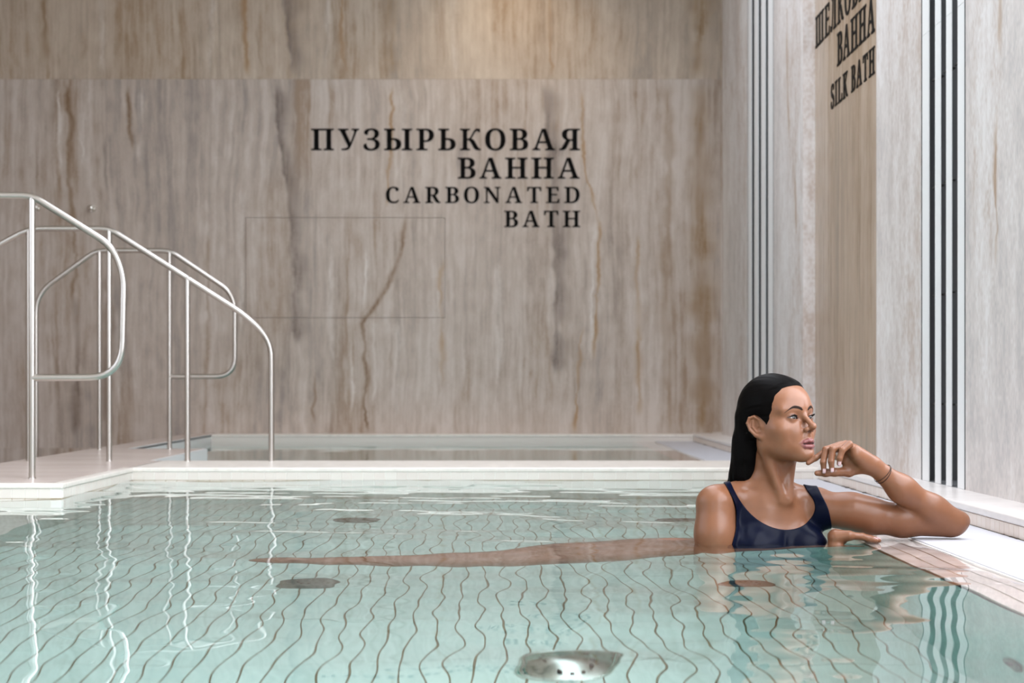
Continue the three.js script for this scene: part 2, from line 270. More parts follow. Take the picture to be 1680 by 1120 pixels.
{
  // raised walkway on the left, the tongue at its front and the divider between the baths, level with each other
  const d = new THREE.Group(); d.name = 'floor_deck'; d.userData.kind = 'structure'; scene.add(d);
  mesh('core', box(PLAT, EDGE - 0.0015, FLOOR - 0.1, DECK - 0.018, D2, DF - 0.0015), M.paleGrout, d);
  mesh('slab', merge([rbox(PLAT, EDGE + 0.003, DECK - 0.018, DECK, D2, DF + 0.003, 0.005, 3)]), M.deck, d);
  mesh('slab', rbox(PLAT, -1.555, DECK - 0.018, DECK, STEP, D2 - 0.0005, 0.005, 3), M.deck, d);
  mesh('core', box(PLAT, -1.56, FLOOR, DECK - 0.018, STEP + 0.005, D2), M.paleGrout, d);
  mesh('slab', rbox(PLAT, FARL, DECK - 0.018, DECK, ZB, STEP - 0.0005, 0.005, 3), M.deck, d);
  mesh('core', box(PLAT, FARL - 0.006, FLOOR, DECK - 0.018, ZB, STEP), M.paleGrout, d);
  mesh('edge_strip', rbox(PLAT + 0.05, EDGE + 0.004, DECK - 0.0178, DECK + 0.0006, DF - 0.05, DF + 0.004, 0.005, 3), M.coping, d);
  mesh('edge_strip', rbox(EDGE - 0.04, EDGE + 0.004, DECK - 0.0178, DECK + 0.0007, D1, DF - 0.05, 0.005, 3), M.coping, d);
  wallTiles(d, 'x', PLAT, EDGE - 0.004, DF - 0.0015, 1, 2);
  mesh('waterline_stain', box(PLAT, EDGE - 0.002, -0.003, 0.0025, DF - 0.003, DF - 0.0008), M.grout, d);
  mesh('waterline_stain', box(EDGE - 0.003, EDGE - 0.0008, -0.003, 0.0025, D1, DF - 0.002), M.grout, d);
  wallTiles(d, 'z', D1 + 0.01, DF - 0.01, EDGE - 0.0015, 1, 2);
  mesh('submerged_wall', box(PLAT - 1, EDGE - 0.004, FLOOR, -0.035, DF - 0.2, DF - 0.004), M.poolWall, d);
  mesh('submerged_wall', box(EDGE - 0.2, EDGE - 0.004, FLOOR, -0.035, D1, DF - 0.004), M.poolWall, d);
  mesh('whitened_edge_face', box(-1.56, -1.551, -0.7, DECK + 0.0005, STEP, D2 - 0.001), M.white, d);  // added white sheet: brightness of the right-facing side put into its colour
  // steps down from the raised deck to the walkway
  for (let i = 0; i < 3; i++) mesh('step', rbox(PLAT - 0.25 * (i + 1), PLAT - 0.25 * i, YL, DECK - 0.16 * (i + 1), ZB + 0.05, DF, 0.008), M.deck, d);
}
{
  const g = new THREE.Group(); g.name = 'divider_wall'; g.userData.kind = 'structure'; scene.add(g);
  mesh('core', box(EDGE - 0.3, CURB, FLOOR - 0.1, DECK - 0.018, D2 + 0.006, D1 - 0.0015), M.paleGrout, g);
  mesh('coping', rbox(EDGE - 0.02, CURB + 0.01, DECK - 0.018, DECK, D2, D1 + 0.003, 0.005, 3), M.coping, g);
  wallTiles(g, 'x', EDGE, CURB, D1 - 0.0015, 1, 2);
  mesh('waterline_stain', box(EDGE, CURB, -0.003, 0.0025, D1 - 0.003, D1 - 0.0008), M.grout, g);
  mesh('submerged_wall', box(EDGE, POOLR, FLOOR, -0.035, D1 - 0.02, D1 - 0.002), M.poolWall, g);
}
{
  // far rim of the far bath, in front of the back wall
  const g = new THREE.Group(); g.name = 'far_rim'; g.userData.kind = 'structure'; scene.add(g);
  mesh('core', box(FARL, XR, FLOOR, DECK - 0.018, ZB, FZ - 0.006), M.paleGrout, g);
  mesh('coping', rbox(FARL - 0.02, XR, DECK - 0.018, DECK, ZB, FZ + 0.003, 0.005, 3), M.coping, g);
  mesh('face', box(FARL, CURB, -0.7, DECK - 0.018, FZ - 0.006, FZ), M.tile[0], g);
  mesh('face', box(FARL - 0.006, FARL, -0.7, DECK + 0.0005, FZ, STEP), M.white, g);  // second face is whitened to paint in the light on this side
}
{
  // curb along the right wall: sill slab, a row of upright tiles, dark joint at its foot
  const g = new THREE.Group(); g.name = 'curb_right'; g.userData.kind = 'structure'; scene.add(g);
  const Y = 0.061;
  mesh('core', box(CURB + 0.006, XR, -0.3, Y - 0.022, ZB, ZF), M.paleGrout, g);
  mesh('sill', rbox(CURB - 0.003, XR + 0.002, Y - 0.022, Y, FZ - 0.02, ZF, 0.006, 3), M.sill, g);
  const geo = rbox(-0.003, 0.003, -0.0165, 0.0165, -0.0213, 0.0213, 0.0012, 1);
  for (let i = 0; i < 170; i++) { const m = mesh('tile', geo, M.curbTile[Math.floor(rnd() * 4)], g); m.position.set(CURB + 0.003, Y - 0.022 - 0.0172, -12.28 + 0.0445 * (i + 0.5)); }
  for (let i = 0; i < 60; i++) { const m = mesh('tile', geo, M.curbTile[Math.floor(rnd() * 4)], g); m.position.set(CURB + 0.003, Y - 0.022 - 0.0172, -12.28 + 0.0445 * (i + 170.5)); }
  // ragged dark joint where the curb meets the gutter
  const sh = [];
  for (let z = -12.2; z < -2; z += 0.012) {
    const n = vn(z * 9, 3) + 0.7 * vn(z * 31, 9) + 0.4 * vn(z * 80, 5), w = 0.0025 + 0.005 * Math.max(0, n); if (n < -0.9) continue;
    sh.push(box(CURB - w, CURB + 0.004, 0.0, 0.0066 + 0.0016 * Math.max(0, n), z, z + 0.0125));
  }
  mesh('dirty_joint', merge(sh), M.mould, g);
  mesh('gutter_bed', box(GRATE, CURB, -0.3, -0.022, -12.3, ZF), M.paleGrout, g);
  mesh('gutter_lip', box(GRATE - 0.0005, GRATE + 0.003, -0.05, 0.003, D1, ZF), M.paleGrout, g);
}
{
  // wet tiled beach beside the near bath: three rows
  const g = new THREE.Group(); g.name = 'beach_strip'; g.userData.kind = 'structure'; scene.add(g);
  mesh('bed', box(POOLR + 0.002, GRATE, -0.06, -0.0105, D1, ZF), M.grout, g);
  const w = (GRATE - POOLR) / 3, L = 0.0885, geo = rbox(-w / 2 + 0.0014, w / 2 - 0.0014, -0.004, 0.004, -L / 2 + 0.0003, L / 2 - 0.0003, 0.0008, 1);
  let n = 0;
  for (let i = 0; i < 58; i++) for (let r = 0; r < 3; r++) { const m = mesh('tile', geo, M.beach[Math.floor(rnd() * 3)], g); m.position.set(POOLR + w * (r + 0.5), -0.0125 + 0.003 * r, D1 + L * (i + 0.5)); n++; }
  const f = new THREE.Group(); f.name = 'far_beach_strip'; f.userData.kind = 'structure'; scene.add(f);
  mesh('bed', box(POOLR, GRATE, -0.7, -0.006, FZ, D2), M.beach[1], f);
  mesh('lip', box(GRATE - 0.0005, GRATE + 0.003, -0.05, 0.003, FZ, D2), M.paleGrout, f);
  mesh('footing', box(GRATE, XR, -0.7, -0.03, FZ, D2), M.paleGrout, f);
}
// bath floor: narrow tiles in long columns with brown joints
{
  const g = new THREE.Group(); g.name = 'pool_floor_tiling'; g.userData.kind = 'structure'; scene.add(g);
  const P = 0.05, L = 0.25, geo = rbox(-P / 2 + 0.0018, P / 2 - 0.0018, -0.004, 0.004, -L / 2 + 0.0006, L / 2 - 0.0006, 0.0015, 1);
  const cells = [];
  for (let r = 0; r < 26; r++) for (let c = 0; c < 48; c++) { const x = EDGE + P * (c + 0.5), z = -7.38 + L * (r + 0.5); if (x < POOLR && z < -1.0) cells.push([x, z]); }
  const inView = ([x, z]) => z < -3.3 && Math.abs(x + 0.02) < 0.3 * -z;
  cells.sort((a, b) => (inView(b) - inView(a)) || b[1] - a[1]);
  const rest = [];
  cells.forEach(([x, z], i) => {
    if (i < 300) { const m = mesh('floor_tile', geo, M.floorTile[Math.floor(rnd() * 3)], g); m.position.set(x, FLOOR + 0.003, z); }
    else { const q = strip(geo.clone()); q.translate(x, FLOOR + 0.003, z); rest.push(q); }
  });
  const m = mesh('far_floor_tiles', mergeGeometries(rest), M.floorTile[0], g); m.userData.kind = 'stuff';
}

// ------------------------------------------------------------------ water
function waterBody(name, x0, x1, z0, z1, y0, top, cell, slope, seed, label) {
  const waves = []; const R = (() => { let s = seed; return () => (s = (s * 16807) % 2147483647) / 2147483647; })();
  for (let i = 0; i < 14; i++) {
    const lam = 0.13 * Math.pow(5.5, i / 13), k = 2 * Math.PI / lam, ang = (R() - 0.5) * 2.5 + Math.PI / 2;
    const s = slope * (0.6 + 0.8 * R()) * Math.pow(lam / 0.3, 0.35);
    waves.push([Math.cos(ang) * k, Math.sin(ang) * k, s / k, R() * 6.283]);
  }
  const nx = Math.round((x1 - x0) / cell), nz = Math.round((z1 - z0) / cell), pos = [], nor = [], idx = [];
  for (let j = 0; j <= nz; j++) for (let i = 0; i <= nx; i++) {
    const x = x0 + (x1 - x0) * i / nx, z = z0 + (z1 - z0) * j / nz; let h = 0, hx = 0, hz = 0;
    const gust = 0.75 + 0.5 * vn(x * 0.9 + seed, z * 0.7);
    for (const [kx, kz, a, p] of waves) { const q = kx * x + kz * z + p; h += a * Math.sin(q); const c = a * Math.cos(q); hx += kx * c; hz += kz * c; }
    const l = Math.hypot(hx * gust, 1, hz * gust); pos.push(x, top + h * gust, z); nor.push(-hx * gust / l, 1 / l, -hz * gust / l);
  }
  const W = nx + 1;
  for (let j = 0; j < nz; j++) for (let i = 0; i < nx; i++) { const a = j * W + i; idx.push(a, a + W, a + 1, a + 1, a + W, a + W + 1); }
  // sides and bottom close the volume
  const base = (pts, n) => { const o = pos.length / 3; for (const p of pts) { pos.push(...p); nor.push(...n); } return o; };
  const side = (list, n, flip) => { const o = base(list.flatMap(([x, y, z]) => [[x, y, z], [x, y0, z]]), n); for (let i = 0; i + 1 < list.length; i++) { const a = o + 2 * i; flip ? idx.push(a, a + 2, a + 1, a + 1, a + 2, a + 3) : idx.push(a, a + 1, a + 2, a + 2, a + 1, a + 3); } };
  const at = (i, j) => { const o = (j * W + i) * 3; return [pos[o], pos[o + 1], pos[o + 2]]; };
  side([...Array(W).keys()].map((i) => at(i, nz)), [0, 0, 1], false);
  side([...Array(W).keys()].map((i) => at(i, 0)), [0, 0, -1], true);
  side([...Array(nz + 1).keys()].map((j) => at(0, j)), [-1, 0, 0], false);
  side([...Array(nz + 1).keys()].map((j) => at(nx, j)), [1, 0, 0], true);
  const b = base([[x0, y0, z0], [x1, y0, z0], [x1, y0, z1], [x0, y0, z1]], [0, -1, 0]); idx.push(b, b + 1, b + 2, b, b + 2, b + 3);
  const g = new THREE.BufferGeometry();
  g.setAttribute('position', new THREE.Float32BufferAttribute(pos, 3)); g.setAttribute('normal', new THREE.Float32BufferAttribute(nor, 3)); g.setIndex(idx);
  const m = mesh(name, g, new THREE.MeshPhysicalMaterial({ color: 0xffffff, transmission: 1, thickness: 1, ior: 1.333, roughness: 0, attenuationColor: new THREE.Color(0.83, 0.955, 0.94), attenuationDistance: 1.4 }), scene);
  m.userData = { kind: 'stuff', label, category: 'water' };
}
waterBody('bath_water', -3.19, GRATE - 0.0005, D1 + 0.0, ZF - 0.05, FLOOR - 0.02, 0, 0.02, 0.0068, 4242, 'clear rippled pale green water of the near bath');
waterBody('far_bath_water', FARL - 0.003, GRATE - 0.001, FZ - 0.002, D2 - 0.0, -0.72, FARW, 0.05, 0.0015, 991, 'still greyish water of the far bath under the lettered wall');

// ------------------------------------------------------------------ handrails
function fillet(points, r, n = 7) {
  const out = [points[0].clone()];
  for (let i = 1; i + 1 < points.length; i++) {
    const [a, b, c, rr] = [points[i - 1], points[i], points[i + 1], points[i].r ?? r], ab = a.clone().sub(b), cb = c.clone().sub(b), d = Math.min(rr, ab.length() * 0.49, cb.length() * 0.49);
    const p = b.clone().addScaledVector(ab.normalize(), d), q = b.clone().addScaledVector(cb.normalize(), d);
    for (let k = 0; k <= n; k++) { const t = k / n; out.push(p.clone().multiplyScalar((1 - t) ** 2).addScaledVector(b, 2 * t * (1 - t)).addScaledVector(q, t * t)); }
  }
  out.push(points[points.length - 1].clone()); return out;
}
class Poly extends THREE.Curve { constructor(p) { super(); this.p = p; this.l = [0]; for (let i = 1; i < p.length; i++) this.l.push(this.l[i - 1] + p[i].distanceTo(p[i - 1])); } getPoint(t, v = new THREE.Vector3()) { const s = t * this.l.at(-1); let i = 1; while (i < this.l.length - 1 && this.l[i] < s) i++; return v.copy(this.p[i - 1]).lerp(this.p[i], (s - this.l[i - 1]) / (this.l[i] - this.l[i - 1] || 1)); } }
function tube(points, r, fr = 0.06, seg = 90) { return new THREE.TubeGeometry(new Poly(fillet(points, fr)), seg, r, 12, false); }
const V = (x, y, z = 0) => new THREE.Vector3(x, y, z);
function handrail(label, z, top, posts) {
  const g = thing('handrail', label, 'handrail', 0, DECK, z, 'stainless handrails of the baths');
  mesh('rail', tube(top.map(([x, y, r]) => { const p = V(x, y - DECK); p.r = r; return p; }), 0.0125, 0.07, 160), M.steel, g);
  for (const [x, y, b = DECK] of posts) {
    const h = y - b, c = new THREE.CylinderGeometry(0.0122, 0.0122, h, 16); c.translate(x, h / 2 + b - DECK, 0);
    const p = mesh('post', c, M.steel, g);
    const f = new THREE.CylinderGeometry(0.013, 0.015, 0.004, 16); f.translate(x, 0.002 + b - DECK, 0); mesh('foot_ring', f, M.steel, p);
  }
}
handrail('nearest steel handrail, its sloping end looping back to the post at the bath corner', -6.55,
  [[-2.9, 0.62], [-2.1, 1.065], [-1.686, 1.065, 0.04], [-1.40, 0.885, 0.12], [-1.357, 0.78, 0.1], [-1.365, 0.415, 0.12], [-1.686, 0.413]], [[-1.686, 1.06], [-2.1, 1.06]]);
handrail('long steel handrail running down to a post on the wall between the two baths', -8.06,
  [[-2.9, 0.64], [-2.09, 1.075, 0.06], [-1.735, 1.075, 0.04], [-1.13, 0.69, 0.1], [-1.02, 0.58, 0.14], [-1.02, DECK]], [[-2.09, 1.07], [-1.735, 1.07], [-1.39, 0.865]]);
handrail('farthest steel handrail, with a looped end, standing beside the far bath', -9.52,
  [[-2.43, YL + 0.3], [-2.43, 0.86, 0.1], [-2.12, 1.085, 0.05], [-1.735, 1.085, 0.04], [-1.43, 0.88, 0.1], [-1.395, 0.81, 0.08], [-1.395, 0.43, 0.1], [-1.735, 0.43]], [[-2.1, 1.08], [-1.735, 1.08]]);

// ------------------------------------------------------------------ lettering
const serif = await new FontLoader().loadAsync('fonts/droid/droid_serif_bold.typeface.json');
const CAP = (() => { const g = new TextGeometry('H', { font: serif, size: 1, depth: 0.01, curveSegments: 2, bevelEnabled: false }); g.computeBoundingBox(); return g.boundingBox.max.y; })();
function lettering(g, text, cap, right, width, base, mat, toLocal) {
  // letters are set one by one, tracked out to the given width, flush right
  const size = cap / CAP, list = [];
  for (const ch of text) {
    if (ch === ' ') { list.push({ w: cap * 0.32 }); continue; }
    const geo = new TextGeometry(ch, { font: serif, size, depth: 0.003, curveSegments: 5, bevelEnabled: false }); geo.computeBoundingBox();
    const b = geo.boundingBox; geo.translate(-b.min.x, 0, 0); list.push({ geo, w: b.max.x - b.min.x });
  }
  const sum = list.reduce((s, l) => s + l.w, 0), gap = (width - sum) / (list.length - 1); let x = right - width;
  for (const l of list) { if (l.geo) { const m = mesh('letter', l.geo, mat, g); toLocal(m, x, base); } x += l.w + gap; }
}
const bw = (px) => (px - 825) / BS, by = (py) => EYE + (630 - py) / BS;
{
  const g = thing('wall_lettering', 'black serif lettering reading ПУЗЫРЬКОВАЯ ВАННА CARBONATED BATH on the back wall', 'lettering', 0, 0, ZB);
  const put = (m, x, y) => m.position.set(x, y, 0);
  lettering(g, 'ПУЗЫРЬКОВАЯ', 35.5 / BS, bw(951.5), 441 / BS, by(246.5), M.letter, put);
  lettering(g, 'ВАННА', 34.5 / BS, bw(951), 200 / BS, by(293), M.letter, put);
  lettering(g, 'CARBONATED', 26.5 / BS, bw(951), 318 / BS, by(333), M.letter, put);
  lettering(g, 'BATH', 27 / BS, bw(952), 125 / BS, by(372.5), M.letter, put);
  const s = thing('wall_lettering', 'black lettering reading ШЕЛКОВАЯ ВАННА SILK BATH on the brown stone niche at right', 'lettering', NICHE, 0, 0);
  const side = (m, x, y) => { m.position.set(0, y, x); m.rotation.y = -Math.PI / 2; };
  // x here runs towards the camera: local x of the word = z
  lettering(s, 'ШЕЛКОВАЯ', 0.149, -7.385, 1.40, 2.0, M.silkLetter, side);
  lettering(s, 'ВАННА', 0.147, -7.385, 0.83, 1.815, M.silkLetter, side);
  lettering(s, 'SILK BATH', 0.112, -7.385, 0.985, 1.645, M.silkLetter, side);
}

// ------------------------------------------------------------------ slotted vents in the right wall
function vent(label, z0, z1, bars, gaps) {
  const g = thing('slot_vent', label, 'vent', XR, 0.061, z0), L = z1 - z0, H = YC - 0.061;
  mesh('duct_lining', merge([box(0.565, 0.575, 0, H, 0.002, L - 0.002), box(0.004, 0.565, 0, H, 0.002, 0.0085), box(0.004, 0.565, 0, H, L - 0.0085, L - 0.002), box(0.004, 0.565, -0.004, 0, 0.002, L - 0.002)]), M.duct, g);
  mesh('edge_gasket', merge([box(-0.001, 0.02, 0, H, 0.0005, 0.009), box(-0.001, 0.02, 0, H, L - 0.009, L - 0.0005)]), M.gasket, g);
  let z = 0.010; const k = (L - 0.02) / (bars.reduce((a, b) => a + b) + gaps.reduce((a, b) => a + b));
  for (let i = 0; i < bars.length; i++) {
    const w = bars[i] * k;
    // each bar is two lengths with a hairline joint
    mesh('bar', merge([box(0, 0.003, 0, 1.525, z, z + w), box(0, 0.003, 1.5265, H, z, z + w)]), M.white, g);
    z += w;
    if (i < gaps.length) { const c = gaps[i] * k; for (let y = 0.26; y < H; y += 0.365) mesh('clip', box(0.012, 0.03, y, y + 0.006, z - 0.004, z + c + 0.004), M.frame, g); z += c; }
  }
}
vent('white slotted wall vent with three black gaps, nearest to the bather', ...VENTS[1], [0.098, 0.076, 0.071, 0.09], [0.09, 0.078, 0.081]);
vent('white slotted wall vent with three black gaps, farther away beside the back wall', ...VENTS[0], [0.16, 0.17, 0.17, 0.2], [0.13, 0.13, 0.12]);

// ------------------------------------------------------------------ gutter grating
function grating(label, z0, z1) {
  const g = thing('gutter_grating', label, 'grating', (GRATE + CURB) / 2, 0, 0), w = CURB - GRATE - 0.008, parts = [];
  for (let z = z0; z < z1 - 0.008; z += 0.01) parts.push(box(-w / 2, w / 2, -0.004, 0.006, z + 0.0008, z + 0.0092));
  const s = mesh('slats', merge(parts), M.grate, g); s.userData.kind = 'stuff';
  mesh('bearer', merge([-0.3, 0, 0.3].map((q) => box(q * w - 0.006, q * w + 0.006, -0.02, -0.0035, z0, z1))), M.grate, g);
  mesh('channel', box(-w / 2, w / 2, -0.021, -0.0195, z0, z1), M.grate, g);
}
grating('white slatted gutter grating beside the near bath, under the bather\u2019s elbow', D1 + 0.004, -2.0);
grating('white slatted gutter grating beside the far bath', FZ + 0.004, D2 - 0.004);

// ------------------------------------------------------------------ floor outlets under water
function outlet(label, x, z, r, mat, dome) {
  const g = thing('floor_outlet', label, 'drain', x, FLOOR + 0.0065, z);
  mesh('rim', new THREE.LatheGeometry([[r, 0], [r, 0.006], [r * 0.96, 0.012], [r * 0.88, 0.011], [r * 0.86, 0.008]].map((p) => new THREE.Vector2(...p)), 48), mat, g);
  mesh('plate', new THREE.LatheGeometry([[r * 0.87, 0.006], [r * 0.6, 0.008 + dome * 0.5], [r * 0.3, 0.009 + dome], [0.0001, 0.009 + dome]].map((p) => new THREE.Vector2(...p)), 48), mat, g);
  const c = []; for (let i = 0; i < 12; i++) { const q = new THREE.CylinderGeometry(0.005, 0.005, 0.004, 10), a = i / 12 * 6.283; q.translate(Math.cos(a) * r * 0.5, 0.0095 + dome * 0.75, Math.sin(a) * r * 0.5); c.push(q); } mesh('holes', merge(c), M.black, g);
}
outlet('domed chrome floor outlet under water, nearest at the bottom of the view', 0.126, -3.62, 0.1, M.chrome, 0.012);
outlet('dull round floor outlet under water, left one in front of the bather\u2019s legs', -0.495, -4.68, 0.079, M.darkPlate, 0.002);
outlet('dull round floor outlet under water, left one behind the bather\u2019s legs', -0.5, -6.38, 0.079, M.darkPlate, 0.002);
outlet('dull round floor outlet under water, just in front of the bather', 0.63, -4.7, 0.079, M.darkPlate, 0.002);
outlet('dull round floor outlet under water, far right behind the bather\u2019s shoulder', 0.605, -6.38, 0.079, M.darkPlate, 0.002);
{
  const g = thing('wall_inlet', 'round grey inlet in the right wall of the bath under water', 'inlet', POOLR, -0.6, -3.2);
  const l = new THREE.LatheGeometry([[0.05, 0], [0.05, 0.005], [0.035, 0.01], [0.02, 0.006], [0.0001, 0.006]].map((p) => new THREE.Vector2(...p)), 32); l.rotateZ(Math.PI / 2); mesh('flange', l, M.darkPlate, g);
  const n = new THREE.CylinderGeometry(0.014, 0.014, 0.012, 16); n.rotateZ(Math.PI / 2); n.translate(-0.008, 0, 0); mesh('nozzle', n, M.black, g);
}
// ------------------------------------------------------------------ knobs on the back wall
for (const [px, py, label] of [[152, 342, 'small steel wall peg right of the nearest handrail post'], [61, 341, 'small steel wall peg half hidden behind the nearest handrail post']]) {
  const g = thing('wall_peg', label, 'peg', bw(px), by(py), ZB, 'steel pegs on the back wall');
  const r = new THREE.CylinderGeometry(0.024, 0.026, 0.006, 20); r.rotateX(Math.PI / 2); r.translate(0, 0, 0.003); mesh('rose', r, M.chrome, g);
  const p = new THREE.CylinderGeometry(0.011, 0.011, 0.05, 16); p.rotateX(Math.PI / 2); p.translate(0, 0, 0.03); mesh('stem', p, M.chrome, g);
  const k = new THREE.SphereGeometry(0.02, 20, 14); k.scale(1, 1, 0.7); k.translate(0, 0, 0.058); mesh('knob', k, M.chrome, g);
}
// ------------------------------------------------------------------ ceiling spotlights washing the back wall
for (const x of [0.05]) {
  const g = thing('ceiling_spotlight', 'recessed warm ceiling spotlight above the lettering on the back wall', 'spotlight', x, YC, ZB + 0.75);
  const r = new THREE.LatheGeometry([[0.045, -0.001], [0.06, -0.012], [0.07, -0.012], [0.072, 0]].map((p) => new THREE.Vector2(...p)), 28); mesh('ring', r, M.white, g);
  const c = new THREE.CylinderGeometry(0.045, 0.045, 0.004, 24); c.translate(0, -0.003, 0); mesh('lamp_glass', c, new THREE.MeshStandardMaterial({ color: 0xffffff, emissive: new THREE.Color(1, 0.8, 0.55), emissiveIntensity: 4 }), g);
  const s = new THREE.SpotLight(new THREE.Color(1, 0.74, 0.45), 2.4, 0, 0.9, 1.0); s.position.set(x, YC - 0.02, ZB + 0.75); s.target.position.set(x, 1.4, ZB); s.castShadow = true; s.shadow.radius = 2; scene.add(s, s.target);
}

// ------------------------------------------------------------------ the bather
// Signed-distance modelling in the bather's own frame: u right, v up from the water line, w towards the camera.
const len3 = (a, b, c) => Math.sqrt(a * a + b * b + c * c);
const smin = (a, b, k) => { const h = clamp(0.5 + 0.5 * (b - a) / k, 0, 1); return b + (a - b) * h - k * h * (1 - h); };
const smax = (a, b, k) => -smin(-a, -b, k);
function caps(x, y, z, a, b, ra, rb) {        // tapered capsule
  const bx = b[0] - a[0], by = b[1] - a[1], bz = b[2] - a[2], px = x - a[0], py = y - a[1], pz = z - a[2];
  const t = clamp((px * bx + py * by + pz * bz) / (bx * bx + by * by + bz * bz), 0, 1);
  return len3(px - bx * t, py - by * t, pz - bz * t) - (ra + (rb - ra) * t);
}
function ell(x, y, z, c, r) {                 // ellipsoid
  const px = (x - c[0]) / r[0], py = (y - c[1]) / r[1], pz = (z - c[2]) / r[2], k0 = len3(px, py, pz), k1 = len3(px / r[0], py / r[1], pz / r[2]);
  return k1 < 1e-9 ? -Math.min(...r) : k0 * (k0 - 1) / k1;
}
const sph = (x, y, z, c, r) => len3(x - c[0], y - c[1], z - c[2]) - r;
const chain = (x, y, z, pts, k) => { let d = 1e9; for (let i = 0; i + 1 < pts.length; i++) { const e = caps(x, y, z, pts[i], pts[i + 1], pts[i][3], pts[i + 1][3]); d = i ? smin(d, e, k) : e; } return d; };
// head frame: hx to her left, hy up, hz forward
const YAW = 41 * Math.PI / 180, PITCH = 9 * Math.PI / 180, HC = [0.008, 0.282, -0.012];
const cy = Math.cos(YAW), sy = Math.sin(YAW), cp = Math.cos(PITCH), sp = Math.sin(PITCH);
function toHead(u, v, w) { const a = u - HC[0], b = v - HC[1], c = w - HC[2], f = a * sy + c * cy; return [a * cy - c * sy, b * cp - f * sp, f * cp + b * sp]; }
function fromHead(x, y, z) { const b = y * cp + z * sp, f = z * cp - y * sp; return [HC[0] + x * cy + f * sy, HC[1] + b, HC[2] - x * sy + f * cy]; }

const EYEB = [0.0312, 0.013, 0.0745], ER = 0.0128;
const LIPU = [[0.0258, -0.0518, 0.0850, 0.0017], [0.0155, -0.0488, 0.0958, 0.0040], [0.0055, -0.0464, 0.1010, 0.0046], [0, -0.0476, 0.1018, 0.0044]];
const LIPL = [[0.0248, -0.0526, 0.0850, 0.0017], [0.0135, -0.0596, 0.0955, 0.0048], [0, -0.0612, 0.0998, 0.0060]];
const lidUp = (x) => 0.0040 - 22 * x * x, lidLow = (x) => -0.0034 + 15 * x * x;   // almond opening, x from the middle of the eye
const LT = 0.12;                                                                 // the outer corner sits higher
function headBase(x, y, z) {
  const s = Math.abs(x);
  let d = ell(x, y, z, [0, 0.049, -0.008], [0.0715, 0.083, 0.088]);                       // cranium
  d = smin(d, ell(x, y, z, [0, 0.050, 0.027], [0.0705, 0.060, 0.0705]), 0.02);            // forehead
  d = smin(d, ell(s, y, z, [0.0, -0.008, 0.025], [0.0670, 0.074, 0.060]), 0.025);         // face
  d = smin(d, caps(s, y, z, [0.0475, -0.043, 0.006], [0.013, -0.078, 0.070], 0.0150, 0.0150), 0.028);  // jaw
  d = smin(d, caps(s, y, z, [0.050, -0.005, 0.004], [0.0465, -0.045, 0.012], 0.0165, 0.0165), 0.025);
  d = smin(d, ell(s, y, z, [0.033, -0.036, 0.042], [0.025, 0.034, 0.029]), 0.03);          // cheek
  d = smin(d, ell(s, y, z, [0.0455, -0.012, 0.053], [0.022, 0.019, 0.0215]), 0.026);       // cheekbones
  return d;
}
